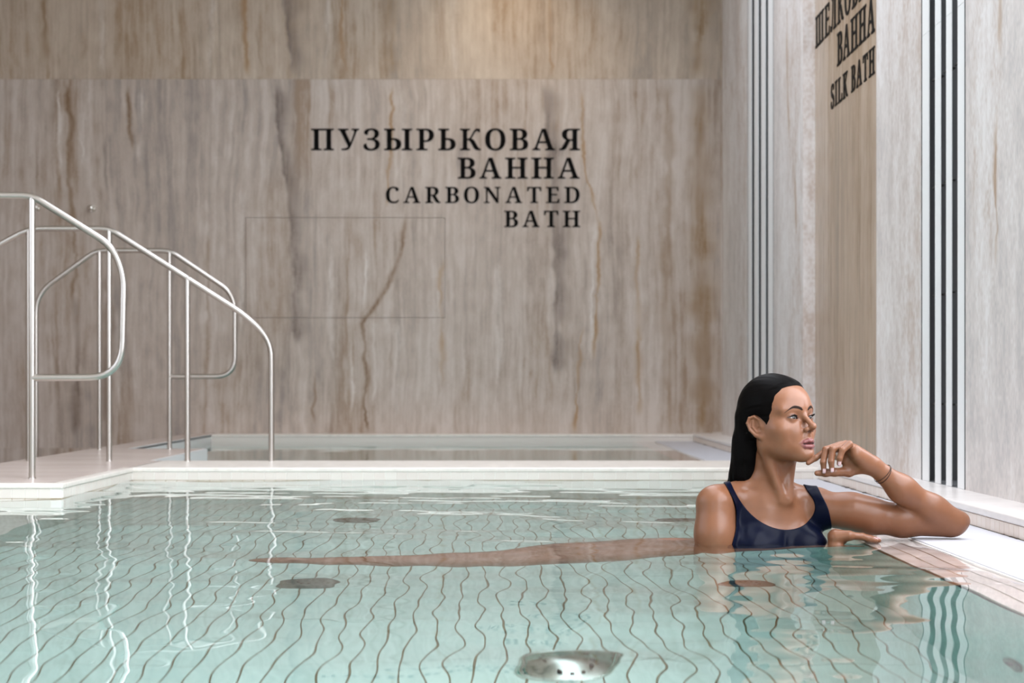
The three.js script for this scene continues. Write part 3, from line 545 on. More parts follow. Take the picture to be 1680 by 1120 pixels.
function headSDF(x, y, z) {
  const s = Math.abs(x);
  let d = headBase(x, y, z);
  d = smin(d, ell(x, y, z, [0, -0.0805, 0.0855], [0.0195, 0.0150, 0.0165]), 0.018);        // chin
  d = smin(d, ell(x, y, z, [0, -0.050, 0.064], [0.036, 0.030, 0.032]), 0.02);              // muzzle
  d = smin(d, caps(s, y, z, [0.010, 0.033, 0.0845], [0.051, 0.035, 0.068], 0.0065, 0.0070), 0.02);   // brow
  d = smax(d, -ell(s, y, z, [0.0315, 0.011, 0.1000], [0.0170, 0.0105, 0.0135]), 0.014);    // sockets
  d = smin(d, ell(s, y, z, [0.020, -0.020, 0.078], [0.015, 0.022, 0.013]), 0.016);          // beside the nose
  // nose
  let n = caps(x, y, z, [0, 0.020, 0.0885], [0, -0.009, 0.1120], 0.0066, 0.0068);
  n = smin(n, sph(x, y, z, [0, -0.0140, 0.1168], 0.0072), 0.010);
  n = smin(n, sph(s, y, z, [0.0095, -0.0195, 0.1025], 0.0058), 0.009);
  n = smin(n, caps(x, y, z, [0, -0.0185, 0.1125], [0, -0.028, 0.098], 0.0042, 0.005), 0.005);
  d = smin(d, n, 0.011);
  d = smax(d, -ell(s, y, z, [0.0058, -0.0250, 0.1065], [0.0032, 0.0036, 0.0052]), 0.002);
  // lips
  d = smin(d, chain(s, y, z, LIPU, 0.002), 0.0035);
  d = smin(d, chain(s, y, z, LIPL, 0.002), 0.0035);
  d = smax(d, -caps(s, y, z, [0, -0.0538, 0.105], [0.017, -0.0534, 0.096], 0.0023, 0.0008), 0.0015);   // parted mouth
  d = smin(d, ell(s, y, z, [0.0, -0.037, 0.0935], [0.012, 0.009, 0.006]), 0.008);
  // eyelids: a shell over the eyeball with an almond opening
  const ex = s - EYEB[0], ey = y - EYEB[1], ez = z - EYEB[2], l = len3(ex, ey, ez);
  const open = Math.max(ey - lidUp(ex) - LT * ex, lidLow(ex) + LT * ex - ey, -ez) * 0.8;
  d = smin(d, l - (ER + 0.0019), 0.006);
  d = smax(d, -Math.max(open, ER - 0.0045 - l), 0.0009);
  // ears, leaning back
  const qx = s - 0.0715, qy = y + 0.001, qz = z - 0.001, tx = qx * 0.88 + qz * 0.42, t0 = qz * 0.9 - qx * 0.42, ty = qy * 0.94 - t0 * 0.34, tz = t0 * 0.94 + qy * 0.34;
  if (len3(tx, ty, tz) < 0.06) {
    let e = ell(tx, ty, tz, [0.002, 0.002, 0], [0.0055, 0.0325, 0.018]);
    const rim = [[0.003, -0.008, 0.013, 0.0026], [0.004, 0.014, 0.015, 0.003], [0.006, 0.029, 0.006, 0.0032], [0.007, 0.031, -0.006, 0.0032], [0.007, 0.022, -0.0160, 0.0032], [0.006, 0.004, -0.0180, 0.003], [0.004, -0.014, -0.012, 0.0034], [0.002, -0.026, -0.001, 0.0058], [0.001, -0.025, 0.006, 0.005]];
    e = smax(e, -ell(tx, ty, tz, [0.0085, 0.004, -0.001], [0.0065, 0.023, 0.013]), 0.003);
    e = smin(e, chain(tx, ty, tz, rim, 0.002), 0.003);
    e = smin(e, chain(tx, ty, tz, [[0.004, 0.021, -0.002, 0.0016], [0.0045, 0.008, -0.0095, 0.0022], [0.0035, -0.008, -0.006, 0.0022], [0.003, -0.012, 0.003, 0.0022]], 0.002), 0.003);
    e = smin(e, sph(tx, ty, tz, [0.002, -0.002, 0.0125], 0.0042), 0.005);
    e = smax(e, -sph(tx, ty, tz, [0.006, -0.002, 0.003], 0.0062), 0.002);
    d = smin(d, e, 0.006);
  }
  return d;
}
// ---- body
const near = ([u, v, w, r]) => [(u + 0.673) * (1 - w / 4.54) - 0.673, EYE - (EYE - v) * (1 - w / 4.54), w, r];   // points noted in the plane w = 0, carried to their own depth
const SHR = [-0.150, 0.094, 0.03], SHL = [0.130, 0.077, -0.035];
const ELR = [-0.150, -0.16, 0.075], WRR = [0.136, -0.030, 0.078];
const ELL = [0.444, 0.046, 0.0], WRL = near([0.247, 0.187, 0.052, 0]).slice(0, 3);
function torsoSDF(x, y, z) {
  // frame turned a little to her left
  const a = x - 0.0, c = z + 0.035, q = 0.26, tx = a * Math.cos(q) - c * Math.sin(q), tz = c * Math.cos(q) + a * Math.sin(q);
  let d = ell(tx, y, tz, [-0.005, -0.035, -0.008], [0.138, 0.165, 0.094]);
  d = smin(d, ell(tx, y, tz, [-0.005, 0.07, -0.02], [0.132, 0.062, 0.062]), 0.04);
  const s = Math.abs(tx + 0.003);
  d = smin(d, ell(s, y, tz, [0.068, -0.03, 0.062], [0.058, 0.062, 0.048]), 0.03);          // bust
  d = smin(d, caps(s, y, tz, [0.02, 0.10, 0.036], [0.125, 0.116, 0.008], 0.011, 0.011), 0.022);   // collar bones
  d = smax(d, -ell(s, y, tz, [0.065, 0.130, 0.03], [0.036, 0.016, 0.02]), 0.025);
  return d;
}
function neckSDF(x, y, z) {
  let d = chain(x, y, z, [[-0.018, 0.085, -0.03, 0.06], [-0.010, 0.15, -0.03, 0.046], [-0.001, 0.21, -0.022, 0.0455], [0.002, 0.27, -0.02, 0.048]], 0.02);
  d = smin(d, caps(x, y, z, [-0.02, 0.132, -0.05], [-0.135, 0.103, 0.005], 0.036, 0.034), 0.03);
  d = smin(d, caps(x, y, z, [0.0, 0.122, -0.055], [0.118, 0.085, -0.045], 0.036, 0.032), 0.03);
  d = smin(d, caps(x, y, z, [-0.03, 0.235, 0.028], [0.016, 0.105, 0.03], 0.011, 0.009), 0.022);  // sternomastoid
  d = smin(d, caps(x, y, z, [0.05, 0.225, -0.03], [0.032, 0.105, 0.02], 0.011, 0.009), 0.022);
  d = smax(d, -sph(x, y, z, [0.026, 0.103, 0.048], 0.008), 0.016);
  return d;
}
const FIN_L = [
  [[0.187, 0.241, 0.094, 0.0094], [0.1700, 0.2265, 0.104, 0.0078], [0.1635, 0.2065, 0.106, 0.0070], [0.1620, 0.1925, 0.103, 0.0058]],   // little
  [[0.178, 0.241, 0.084, 0.0100], [0.1455, 0.2285, 0.097, 0.0083], [0.1420, 0.1985, 0.101, 0.0075], [0.1440, 0.1765, 0.097, 0.0060]],   // ring
  [[0.168, 0.239, 0.070, 0.0102], [0.1290, 0.2275, 0.084, 0.0084], [0.1225, 0.1965, 0.090, 0.0076], [0.1240, 0.1745, 0.087, 0.0061]],   // middle
  [[0.162, 0.232, 0.052, 0.0102], [0.1270, 0.2220, 0.060, 0.0082], [0.1030, 0.2065, 0.068, 0.0072], [0.0850, 0.1945, 0.072, 0.0058]],   // fore
].map((f) => f.map(near));
const THUMB_L = [[0.222, 0.186, 0.045, 0.015], [0.186, 0.173, 0.055, 0.0125], [0.150, 0.1715, 0.070, 0.0098], [0.128, 0.1700, 0.075, 0.0092], [0.107, 0.1690, 0.078, 0.0066]].map(near);
const PALM_L = [[[0.247, 0.187, 0.052, 0.0205], [0.202, 0.226, 0.086, 0.0125]], [[0.240, 0.191, 0.060, 0.0195], [0.194, 0.229, 0.076, 0.013]], [[0.233, 0.190, 0.055, 0.0185], [0.184, 0.227, 0.064, 0.013]], [[0.230, 0.188, 0.05, 0.017], [0.176, 0.219, 0.052, 0.013]],
  [[0.224, 0.193, 0.068, 0.016], [0.204, 0.213, 0.088, 0.013]], [[0.21, 0.188, 0.055, 0.013], [0.178, 0.2, 0.06, 0.012]]].map((f) => f.map(near));
function handLSDF(x, y, z) {
  if (sph(x, y, z, [0.17, 0.205, 0.07], 0.12) > 0.03) return sph(x, y, z, [0.17, 0.205, 0.07], 0.12);
  let d = 1e9; for (const [a, b] of PALM_L) d = smin(d, caps(x, y, z, a, b, a[3], b[3]), 0.012);
  d = smin(d, chain(x, y, z, THUMB_L, 0.006), 0.012);
  let f = 1e9; for (const c of FIN_L) f = smin(f, chain(x, y, z, c, 0.003), 0.0016);
  return smin(d, f, 0.006);
}
const FIN_R = [0, 1, 2, 3].map((i) => { const o = 0.092 - i * 0.0195, l = [0.9, 1, 0.96, 0.78][i]; return [[0.186, 0.0140, o, 0.0100], [0.186 + 0.034 * l, 0.0120, o - 0.002, 0.0086], [0.186 + 0.056 * l, 0.0065, o - 0.003, 0.0078], [0.186 + 0.074 * l, 0.0025, o - 0.003, 0.0064]].map(near); });
function handRSDF(x, y, z) {
  if (sph(x, y, z, [0.18, 0.0, 0.065], 0.11) > 0.03) return sph(x, y, z, [0.18, 0.0, 0.065], 0.11);
  let d = caps(x, y, z, WRR, [0.143, 0.008, 0.072], 0.02, 0.021);
  for (let i = 0; i < 4; i++) d = smin(d, caps(x, y, z, [0.142, 0.0165, 0.082 - i * 0.011], FIN_R[i][0], 0.0165, 0.0125), 0.010);
  d = smin(d, chain(x, y, z, [[0.138, -0.012, 0.09, 0.014], [0.158, -0.016, 0.108, 0.011], [0.178, -0.016, 0.115, 0.009], [0.196, -0.018, 0.118, 0.007]], 0.006), 0.01);
  let f = 1e9; for (const c of FIN_R) f = smin(f, chain(x, y, z, c, 0.003), 0.0016);
  return smin(d, f, 0.006);
}
function limbsSDF(x, y, z) {
  let d = chain(x, y, z, [[...SHR, 0.0475], [-0.152, 0.02, 0.045, 0.0445], [...ELR, 0.036]], 0.03);          // her right arm, down into the water
  d = smin(d, chain(x, y, z, [[...ELR, 0.036], [-0.06, -0.1, 0.085, 0.036], [...WRR, 0.0215]], 0.02), 0.015);
  let e = chain(x, y, z, [[...SHL, 0.046], [0.198, 0.073, -0.02, 0.041], [0.246, 0.061, -0.015, 0.0395], [0.320, 0.051, -0.01, 0.0365], [ELL[0] - 0.012, ELL[1] - 0.001, ELL[2], 0.0345]], 0.03);   // her left arm, resting on the gutter
  let f = chain(x, y, z, [[ELL[0] + 0.004, ELL[1] + 0.001, 0.003, 0.0335], near([0.394, 0.078, 0.012, 0.0325]), near([0.318, 0.129, 0.03, 0.030]), [...WRL, 0.0215]], 0.03);
  f = smin(f, sph(x, y, z, [0.472, 0.052, -0.004], 0.012), 0.02);
  e = smin(e, f, 0.012);
  return Math.min(d, e);
}
function lowerSDF(x, y, z) {
  if (x > 0.1) return x - 0.05;
  let d = chain(x, y, z, [[-0.02, -0.09, -0.045, 0.10], [-0.13, -0.115, -0.06, 0.098], [-0.24, -0.118, -0.07, 0.108], [-0.31, -0.122, -0.05, 0.108]], 0.05);
  d = smin(d, chain(x, y, z, [[-0.27, -0.16, 0.03, 0.10], [-0.45, -0.215, 0.15, 0.088], [-0.66, -0.25, 0.23, 0.060], [-0.78, -0.245, 0.25, 0.060], [-0.92, -0.235, 0.27, 0.050], [-1.08, -0.22, 0.28, 0.031], [-1.20, -0.195, 0.29, 0.024], [-1.25, -0.195, 0.295, 0.014]], 0.04), 0.04);
  d = smin(d, chain(x, y, z, [[-0.31, -0.125, -0.07, 0.104], [-0.50, -0.150, 0.04, 0.090], [-0.68, -0.195, 0.15, 0.062], [-0.79, -0.205, 0.18, 0.060], [-1.06, -0.22, 0.235, 0.033], [-1.18, -0.2, 0.26, 0.024], [-1.23, -0.2, 0.27, 0.014]], 0.04), 0.04);
  return d;
}
function trunkSDF(x, y, z) {
  let d = smin(torsoSDF(x, y, z), neckSDF(x, y, z), 0.03);
  if (x < 0.15) d = smin(d, lowerSDF(x, y, z), 0.05);
  return d;
}
function bodySDF(x, y, z) {
  let d = trunkSDF(x, y, z);
  d = smin(d, limbsSDF(x, y, z), 0.022);
  if (y > 0.08 && x > -0.2 && x < 0.25) { const h = toHead(x, y, z); if (len3(h[0], h[1], h[2] - 0.01) < 0.22) d = smin(d, headSDF(...h), 0.016); }
  if (x > 0.03) { d = smin(d, handLSDF(x, y, z), x > 0.2 ? 0.01 : 0.0012); d = smin(d, handRSDF(x, y, z), 0.008); }
  return d;
}
// ---- surface nets
function polygonise(f, lo, hi, cell, keep) {
  const n = [0, 1, 2].map((k) => Math.ceil((hi[k] - lo[k]) / cell) + 1), [nx, ny, nz] = n, S = new Float32Array(nx * ny * nz).fill(9), B = 6;
  const need = new Uint8Array(Math.ceil(nx / B) * Math.ceil(ny / B) * Math.ceil(nz / B)), bx = Math.ceil(nx / B), byy = Math.ceil(ny / B);
  const R = cell * B * 0.87 * 1.5 + cell;
  for (let k = 0, q = 0; k < nz; k += B) for (let j = 0; j < ny; j += B) for (let i = 0; i < nx; i += B, q++) need[q] = Math.abs(f(lo[0] + (i + B / 2) * cell, lo[1] + (j + B / 2) * cell, lo[2] + (k + B / 2) * cell)) < R ? 1 : 0;
  for (let k = 0, q = 0; k < nz; k += B) for (let j = 0; j < ny; j += B) for (let i = 0; i < nx; i += B, q++) {
    if (!need[q]) continue;
    for (let c = k; c < Math.min(k + B + 1, nz); c++) for (let b = j; b < Math.min(j + B + 1, ny); b++) for (let a = i; a < Math.min(i + B + 1, nx); a++) { const o = (c * ny + b) * nx + a; if (S[o] === 9) S[o] = f(lo[0] + a * cell, lo[1] + b * cell, lo[2] + c * cell); }
  }
  const vid = new Int32Array(nx * ny * nz).fill(-1), pos = [], nor = [], idx = [], e = cell * 0.4, g = [0, 0, 0];
  const grad = (x, y, z) => { const a = f(x + e, y, z) - f(x - e, y, z), b = f(x, y + e, z) - f(x, y - e, z), c = f(x, y, z + e) - f(x, y, z - e), l = len3(a, b, c) || 1; g[0] = a / l; g[1] = b / l; g[2] = c / l; return l / (2 * e); };
  const C = [0, 1, nx, nx + 1, nx * ny, nx * ny + 1, nx * ny + nx, nx * ny + nx + 1], E = [[0, 1], [2, 3], [4, 5], [6, 7], [0, 2], [1, 3], [4, 6], [5, 7], [0, 4], [1, 5], [2, 6], [3, 7]];
  for (let k = 0; k < nz - 1; k++) for (let j = 0; j < ny - 1; j++) for (let i = 0; i < nx - 1; i++) {
    const o = (k * ny + j) * nx + i; let m = 0, bad = false;
    for (let c = 0; c < 8; c++) { const s = S[o + C[c]]; if (s === 9) { bad = true; break; } if (s < 0) m |= 1 << c; }
    if (bad || m === 0 || m === 255) continue;
    let x = 0, y = 0, z = 0, q = 0;
    for (const [a, b] of E) { if (((m >> a) & 1) === ((m >> b) & 1)) continue; const sa = S[o + C[a]], sb = S[o + C[b]], t = sa / (sa - sb); x += (a & 1) + ((b & 1) - (a & 1)) * t; y += ((a >> 1) & 1) + (((b >> 1) & 1) - ((a >> 1) & 1)) * t; z += (a >> 2) + ((b >> 2) - (a >> 2)) * t; q++; }
    x = lo[0] + (i + x / q) * cell; y = lo[1] + (j + y / q) * cell; z = lo[2] + (k + z / q) * cell;
    if (keep && !keep(x, y, z)) continue;
    for (let it = 0; it < 2; it++) { const s = f(x, y, z), l = grad(x, y, z), st = clamp(s / Math.max(l, 0.3), -cell * 0.4, cell * 0.4); x -= g[0] * st; y -= g[1] * st; z -= g[2] * st; }
    grad(x, y, z); vid[o] = pos.length / 3; pos.push(x, y, z); nor.push(g[0], g[1], g[2]);
  }
  const quad = (a, b, c, d, flip) => { if (a < 0 || b < 0 || c < 0 || d < 0) return; flip ? idx.push(a, c, b, a, d, c) : idx.push(a, b, c, a, c, d); };
  for (let k = 1; k < nz - 1; k++) for (let j = 1; j < ny - 1; j++) for (let i = 1; i < nx - 1; i++) {
    const o = (k * ny + j) * nx + i, s = S[o]; if (s === 9) continue;
    const sx = S[o + 1], syy = S[o + nx], sz = S[o + nx * ny];
    if (sx !== 9 && (s < 0) !== (sx < 0)) quad(vid[o - nx - nx * ny], vid[o - nx * ny], vid[o], vid[o - nx], s >= 0);
    if (syy !== 9 && (s < 0) !== (syy < 0)) quad(vid[o - 1 - nx * ny], vid[o - 1], vid[o], vid[o - nx * ny], s >= 0);
    if (sz !== 9 && (s < 0) !== (sz < 0)) quad(vid[o - 1 - nx], vid[o - nx], vid[o], vid[o - 1], s >= 0);
  }
  return { pos, nor, idx };
}
function toGeometry(parts, color) {
  const pos = [], nor = [], idx = [], col = [];
  for (const p of parts) { const o = pos.length / 3; for (const v of p.pos) pos.push(v); for (const v of p.nor) nor.push(v); for (const v of p.idx) idx.push(v + o); }
  if (color) for (let i = 0; i < pos.length; i += 3) col.push(...color(pos[i], pos[i + 1], pos[i + 2], nor[i], nor[i + 1], nor[i + 2]));
  const g = new THREE.BufferGeometry(); g.setAttribute('position', new THREE.Float32BufferAttribute(pos, 3)); g.setAttribute('normal', new THREE.Float32BufferAttribute(nor, 3)); g.setIndex(idx);
  if (color) g.setAttribute('color', new THREE.Float32BufferAttribute(col, 3)); return g;
}
const inBox = (b, m) => (x, y, z) => x > b[0][0] - m && x < b[1][0] + m && y > b[0][1] - m && y < b[1][1] + m && z > b[0][2] - m && z < b[1][2] + m;
const HB = [[-0.13, 0.16, -0.14], [0.135, 0.44, 0.16]], LB = [[0.135, 0.14, 0.0], [0.275, 0.275, 0.14]], RB = [[0.11, -0.04, 0.0], [0.28, 0.055, 0.16]];
const fine = [HB, LB, RB].map((b) => inBox(b, -0.006));
// skin tones (linear) and the make-up, lips, brows and nails that are dyed on it, plus dark painted inside nostrils and mouth
const SKIN = [0.20, 0.083, 0.041], LIPC = [0.185, 0.06, 0.056], BROW = [0.006, 0.0035, 0.003], NAIL = [0.62, 0.44, 0.46], SHADOWC = [0.10, 0.04, 0.026];
const browMid = (s) => { if (s < 0.033) { const t = (s - 0.0105) / 0.0225; return 0.0310 + 0.0075 * t * (2 - t); } return 0.0385 - 0.0115 * Math.pow((s - 0.033) / 0.02, 1.6); };
const browHalf = (s) => 0.0031 * smooth(0.0080, 0.0135, s) * (1 - 0.9 * smooth(0.028, 0.053, s));
const nailAt = [...FIN_L.slice(0, 3), ...FIN_R].map((c) => c[3]);
function skinColor(x, y, z, nx, ny, nz) {
  let c = SKIN; const mixc = (a, b, t) => [mix(a[0], b[0], t), mix(a[1], b[1], t), mix(a[2], b[2], t)];
  const mott = 1 + 0.05 * vn(x * 60 + z * 40, y * 60 - z * 30) + 0.03 * vn(x * 200, y * 200 + z * 150); c = [c[0] * mott, c[1] * mott, c[2] * mott];
  if (y > 0.15 && x < 0.15) {
    const [hx, hy, hz] = toHead(x, y, z), s = Math.abs(hx);
    if (hz > 0.03 && hy > -0.12) {
      const lu = chain(s, hy, hz, LIPU, 0.002), ll = chain(s, hy, hz, LIPL, 0.002), li = Math.min(lu, ll);
      c = mixc(c, LIPC, 1 - smooth(0.0, 0.003, li));
      if (s < 0.02 && Math.abs(hy + 0.0538) < 0.0022 && hz < 0.0985) c = mixc(c, [0.05, 0.015, 0.015], 0.9);  // dark of the parted mouth painted into the skin colour
      const be = Math.abs(hy - browMid(s)) - browHalf(s); if (s > 0.0085 && s < 0.054) c = mixc(c, BROW, 0.75 * (1 - smooth(-0.0006, 0.0016, be)));
      const ex = s - EYEB[0], ey = hy - EYEB[1], edge = Math.max(ey - lidUp(ex) - LT * ex, lidLow(ex) + LT * ex - ey);
      if (Math.abs(ex) < 0.017 && ey < 0.014 && ey > -0.008) { c = mixc(c, SHADOWC, 0.75 * (1 - smooth(0.0012, 0.0085, edge)) * (ey > -0.001 ? 1 : 0.45)); c = mixc(c, [0.02, 0.012, 0.01], (ey > 0 ? 0.95 : 0.5) * (1 - smooth(0.0004, 0.0016, edge))); }
      if (hz > 0.095 && s < 0.011 && hy < -0.0215 && hy > -0.030) c = mixc(c, [0.1, 0.04, 0.03], 0.7 * (1 - smooth(0.0, 0.0016, ell(s, hy, hz, [0.0058, -0.0250, 0.1065], [0.0034, 0.004, 0.0055]))));  // shade inside the nostrils painted into the skin colour
    }
  }
  for (let i = 0; i < nailAt.length; i++) {
    const n = nailAt[i]; const dx = x - n[0], dy = y - n[1], dz = z - n[2];
    if (len3(dx, dy, dz) > 0.0095) continue;
    if (i < 3) { if (dz > 0.0012 && Math.abs(dx) < 0.0044 && dy > -0.006 && dy < 0.0055) c = mixc(c, NAIL, smooth(0.0012, 0.0028, dz) * smooth(0.0044, 0.0032, Math.abs(dx))); }
    else if (dy > 0.001 && Math.abs(dz) < 0.0046 && dx > -0.006 && dx < 0.006) c = mixc(c, NAIL, smooth(0.001, 0.003, dy) * smooth(0.0046, 0.0034, Math.abs(dz)));
  }
  return c;
}
const person = thing('person', 'tanned bather with slicked-back wet black hair leaning on the bath edge, hand at chin', 'person', 0.673, 0, -4.54);
{
  const notFine = (x, y, z) => !fine.some((q) => q(x, y, z));
  const parts = [
    polygonise(bodySDF, HB[0], HB[1], 0.00135, null),
    polygonise(bodySDF, LB[0], LB[1], 0.0017, null),
    polygonise(bodySDF, RB[0], RB[1], 0.0019, null),
    polygonise(bodySDF, [-1.32, -0.36, -0.23], [0.53, 0.26, 0.36], 0.0046, notFine),
  ];
  const skin = new THREE.MeshPhysicalMaterial({ color: 0xffffff, vertexColors: true, roughness: 0.38, specularIntensity: 0.6, clearcoat: 0.12, clearcoatRoughness: 0.2 });
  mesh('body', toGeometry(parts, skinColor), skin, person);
}
// ---- hair: combed back over the skull and hanging behind the shoulder
const HL = [[-0.2, -0.028], [-0.034, -0.026], [-0.027, -0.02], [-0.021, 0.012], [-0.004, 0.027], [0.02, 0.040], [0.042, 0.050], [0.068, 0.057], [0.086, 0.066], [0.098, 0.083], [0.108, 0.108], [0.2, 0.25]];
const hairline = (y) => { for (let i = 0; i + 1 < HL.length; i++) if (y <= HL[i + 1][0]) { const t = (y - HL[i][0]) / (HL[i + 1][0] - HL[i][0]); return mix(HL[i][1], HL[i + 1][1], t * t * (3 - 2 * t)); } return 0.2; };
function hairSDF(u, v, w) {
  const [x, y, z] = toHead(u, v, w);
  const edge = z - hairline(y), thick = 0.0012 + 0.0038 * smooth(0.002, 0.03, -edge);      // thin at the hairline, fuller behind
  let d = headBase(x, y, z) - thick;
  d = smin(d, ell(x, y, z, [0, 0.0, -0.046], [0.062, 0.06, 0.050]), 0.03);
  const a = Math.atan2(x, y - 0.02); d += 0.00006 * Math.sin(a * 130 + 5 * vn(z * 25, a * 6)) + 0.0005 * vn(a * 14, z * 12);
  let t = chain(u, v, w, [[-0.045, 0.30, -0.045, 0.045], [-0.054, 0.24, -0.035, 0.037], [-0.062, 0.205, -0.032, 0.033], [-0.070, 0.165, -0.036, 0.032], [-0.076, 0.12, -0.055, 0.030], [-0.080, 0.06, -0.075, 0.024]], 0.02);
  t = smin(t, caps(u, v, w, [-0.045, 0.24, -0.065], [-0.06, 0.10, -0.085], 0.045, 0.036), 0.03);
  t += 0.00012 * Math.sin(u * 1500 + w * 800 + 4 * vn(v * 9, u * 60)) + 0.0012 * vn(u * 160 + w * 90, v * 6);
  d = smax(d, (edge + 0.0007 * vn(x * 300, y * 300)) * 0.75, 0.0015);
  const s = Math.abs(x), t0 = (z - 0.001) * 0.9, ey = (y + 0.001) * 0.94 - t0 * 0.34, ez = t0 * 0.94 + (y + 0.001) * 0.34;
  if (s > 0.035) d = smax(d, (1 - Math.hypot((ey + 0.004) / 0.038, (ez - 0.003) / 0.0225)) * 0.02, 0.002);   // the ear stays free
  d = smax(d, -(y + 0.07) * 0.8, 0.01);
  t = smax(t, (z + 0.014) * 0.9, 0.006);
  return smin(d, t, 0.012);
}
mesh('hair', toGeometry([polygonise(hairSDF, [-0.16, 0.02, -0.16], [0.14, 0.44, 0.14], 0.0017, null)]), new THREE.MeshPhysicalMaterial({ color: new THREE.Color(0.003, 0.0026, 0.0025), roughness: 0.4, specularIntensity: 0.04 }), person);
// ---- swim top: the trunk grown by a fabric thickness, cut to its outline
const px2 = ([a, b]) => { const q = (888 - b) * 0.001513, d = (b < 800 ? 0.02 : 0.05) - 0.05 * smooth(1300, 1340, a), n = near([(a - 1270) * 0.001513, q, d, 0]); return new THREE.Vector3(n[0], n[1], 0); };
const curve = (pts, n) => new THREE.CatmullRomCurve3(pts.map(px2), false, 'centripetal').getPoints(n).map((v) => [v.x, v.y]);
const SUIT = [
  ...curve([[1181, 770], [1191, 797], [1202, 818], [1209, 840], [1207, 864], [1199, 890], [1192, 920], [1190, 990]], 30),
  ...curve([[1420, 990], [1410, 920], [1376, 892], [1365, 862], [1357, 832], [1347, 805], [1344, 785], [1343, 770]], 30),
  ...curve([[1321, 770], [1322, 790], [1328, 806], [1335, 820], [1337, 834], [1331, 851], [1314, 865], [1290, 869.5], [1262, 863], [1238, 848], [1219, 826], [1206, 803], [1199, 785], [1195, 770]], 50),
];
function polySD(p, x, y) {
  let d = 1e9, s = 1;
  for (let i = 0, j = p.length - 1; i < p.length; j = i++) {
    const ex = p[j][0] - p[i][0], ey = p[j][1] - p[i][1], wx = x - p[i][0], wy = y - p[i][1], t = clamp((wx * ex + wy * ey) / (ex * ex + ey * ey), 0, 1), bx = wx - ex * t, byy = wy - ey * t;
    d = Math.min(d, bx * bx + byy * byy); const c1 = y >= p[i][1], c2 = y < p[j][1], c3 = ex * wy > ey * wx; if ((c1 && c2 && c3) || (!c1 && !c2 && !c3)) s = -s;
  }
  return s * Math.sqrt(d);
}
function suitSDF(x, y, z) {
  let t = smin(torsoSDF(x, y, z), neckSDF(x, y, z), 0.03); if (x < 0.15) t = smin(t, lowerSDF(x, y, z), 0.05);
  const trunk = t; t = smin(t, limbsSDF(x, y, z), 0.022);
  const fold = 0.0006 * Math.sin(x * 140 + 3 * vn(x * 20, y * 25)) * smooth(0.05, 0.0, y);
  const d = Math.max(t - 0.0032 + fold, -(t + 0.004));
  return smax(Math.max(d, trunk - 0.035), polySD(SUIT, x, y), 0.002);
}
mesh('swim_top', toGeometry([polygonise(suitSDF, [-0.2, -0.16, -0.2], [0.22, 0.175, 0.15], 0.0024, null)]), new THREE.MeshPhysicalMaterial({ color: new THREE.Color(0.003, 0.0045, 0.014), roughness: 0.3, specularIntensity: 0.12, sheen: 0.03, sheenColor: new THREE.Color(0.05, 0.08, 0.25) }), person);
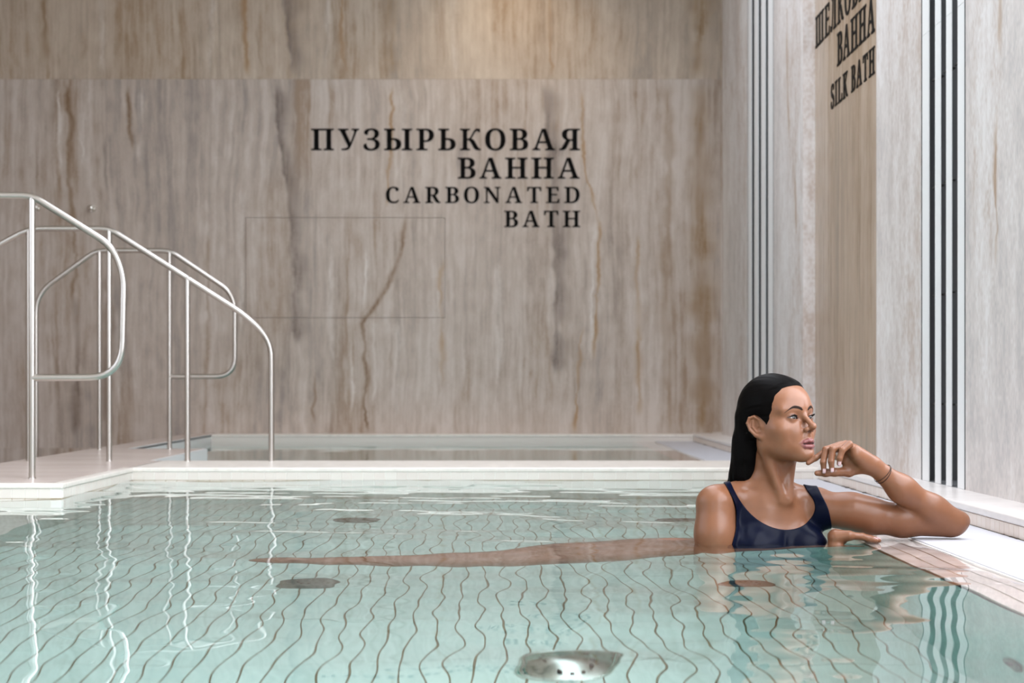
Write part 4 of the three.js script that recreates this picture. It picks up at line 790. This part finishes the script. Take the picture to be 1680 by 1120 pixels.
// ---- eyes, lashes, teeth
const eyeMat = new THREE.MeshPhysicalMaterial({ color: 0xffffff, vertexColors: true, roughness: 0.15 });
const lashMat = new THREE.MeshStandardMaterial({ color: 'rgb(14,10,9)', roughness: 0.7 });
for (const sd of [-1, 1]) {
  const g = new THREE.SphereGeometry(ER, 48, 36), p = g.attributes.position, c = new Float32Array(p.count * 3);
  const look = new THREE.Vector3(-0.12, 0.0, 1).normalize();      // gaze, in the head frame
  for (let i = 0; i < p.count; i++) {
    const d = new THREE.Vector3(p.getX(i), p.getY(i), p.getZ(i)).normalize(), a = Math.acos(clamp(d.dot(look), -1, 1)) * ER;
    const col = a < 0.0021 ? [0.006, 0.005, 0.005] : a < 0.0058 ? [0.022, 0.013, 0.008] : a < 0.0063 ? [0.010, 0.007, 0.006] : [0.33, 0.28, 0.26];
    c.set(col, 3 * i);
  }
  g.setAttribute('color', new THREE.BufferAttribute(c, 3));
  const put = (geo) => { const q = geo.attributes.position, n = geo.attributes.normal; for (let i = 0; i < q.count; i++) { const r = fromHead(q.getX(i) + sd * EYEB[0], q.getY(i) + EYEB[1], q.getZ(i) + EYEB[2]), o = fromHead(0, 0, 0), m = fromHead(n.getX(i), n.getY(i), n.getZ(i)); q.setXYZ(i, ...r); n.setXYZ(i, m[0] - o[0], m[1] - o[1], m[2] - o[2]); } return geo; };
  mesh('eye', put(g), eyeMat, person);
  // upper lashes: fine curved hairs along the lid
  const hairs = [];
  for (let k = 0; k < 26; k++) {
    const ex = mix(-0.0085, 0.0112, k / 25), ey = lidUp(ex) + LT * ex, r = ER + 0.0018, ez = Math.sqrt(Math.max(1e-6, r * r - ex * ex - ey * ey));
    const out = new THREE.Vector3(ex * 0.9 * 60, 0.35, 1).normalize(), L = 0.0034 + 0.004 * smooth(-0.002, 0.011, ex), a = new THREE.Vector3(ex * sd, ey, ez), dir = new THREE.Vector3((out.x * 0.55) * sd, 0.25, out.z).normalize();
    const b = a.clone().addScaledVector(dir, L * 0.55), e = b.clone().addScaledVector(dir, L * 0.45); e.y += L * 0.35;
    hairs.push(new THREE.TubeGeometry(new THREE.QuadraticBezierCurve3(a, b, e), 4, 0.00032, 4));
  }
  const lid = []; for (let k = 0; k <= 12; k++) { const ex = mix(-0.0098, 0.0118, k / 12), ey = lidUp(ex) + LT * ex, r = ER + 0.0014; lid.push(new THREE.Vector3(ex * sd, ey, Math.sqrt(Math.max(1e-6, r * r - ex * ex - ey * ey)))); }
  hairs.push(new THREE.TubeGeometry(new THREE.CatmullRomCurve3(lid), 20, 0.00085, 6));
  mesh('eyelashes', put(merge(hairs)), lashMat, person).userData.kind = 'stuff';
}
for (const sd of [-1, 1]) {
  const brow = (u, v, w) => { const [x, y, z] = toHead(u, v, w), s = x * sd; return Math.max(headSDF(x, y, z) - 0.0005, (Math.abs(y - browMid(s)) - browHalf(s)) * 0.9, 0.0085 - s, s - 0.054, 0.04 - z); };
  const c = fromHead(sd * 0.031, 0.035, 0.075), r = 0.036;
  mesh('eyebrow', toGeometry([polygonise(brow, c.map((q) => q - r), c.map((q) => q + r), 0.0008, null)]), new THREE.MeshPhysicalMaterial({ color: new THREE.Color(0.020, 0.012, 0.009), roughness: 0.7, specularIntensity: 0.1 }), person);
}
{
  const t = new THREE.CapsuleGeometry(0.0035, 0.018, 4, 12); t.rotateZ(Math.PI / 2); t.scale(1, 1, 0.7);
  const q = t.attributes.position, n = t.attributes.normal, o = fromHead(0, 0, 0);
  for (let i = 0; i < q.count; i++) { const x = q.getX(i), r = fromHead(x, q.getY(i) - 0.0522, q.getZ(i) + 0.0950 - 22 * x * x), m = fromHead(n.getX(i), n.getY(i), n.getZ(i)); q.setXYZ(i, ...r); n.setXYZ(i, m[0] - o[0], m[1] - o[1], m[2] - o[2]); }
  mesh('teeth', t, new THREE.MeshPhysicalMaterial({ color: new THREE.Color(0.72, 0.68, 0.62), roughness: 0.2 }), person);
}
// ---- thin double cord round her left wrist
{
  const a = new THREE.Vector3(...near([0.318, 0.129, 0.03, 0]).slice(0, 3)), b = new THREE.Vector3(...WRL), dir = b.clone().sub(a).normalize();
  const tor = [0, 1].map((i) => { const t = new THREE.TorusGeometry(0.0262, 0.0007, 6, 60); t.lookAt(dir.clone().add(new THREE.Vector3(0.0, i ? -0.1 : 0.12, i ? 0.1 : 0.0))); const c = a.clone().lerp(b, 0.68 - 0.03 * i); t.translate(c.x, c.y, c.z); return t; });
  tor.forEach((t) => mesh('wrist_cord', t, lashMat, person));
}

renderer.render(scene, camera);
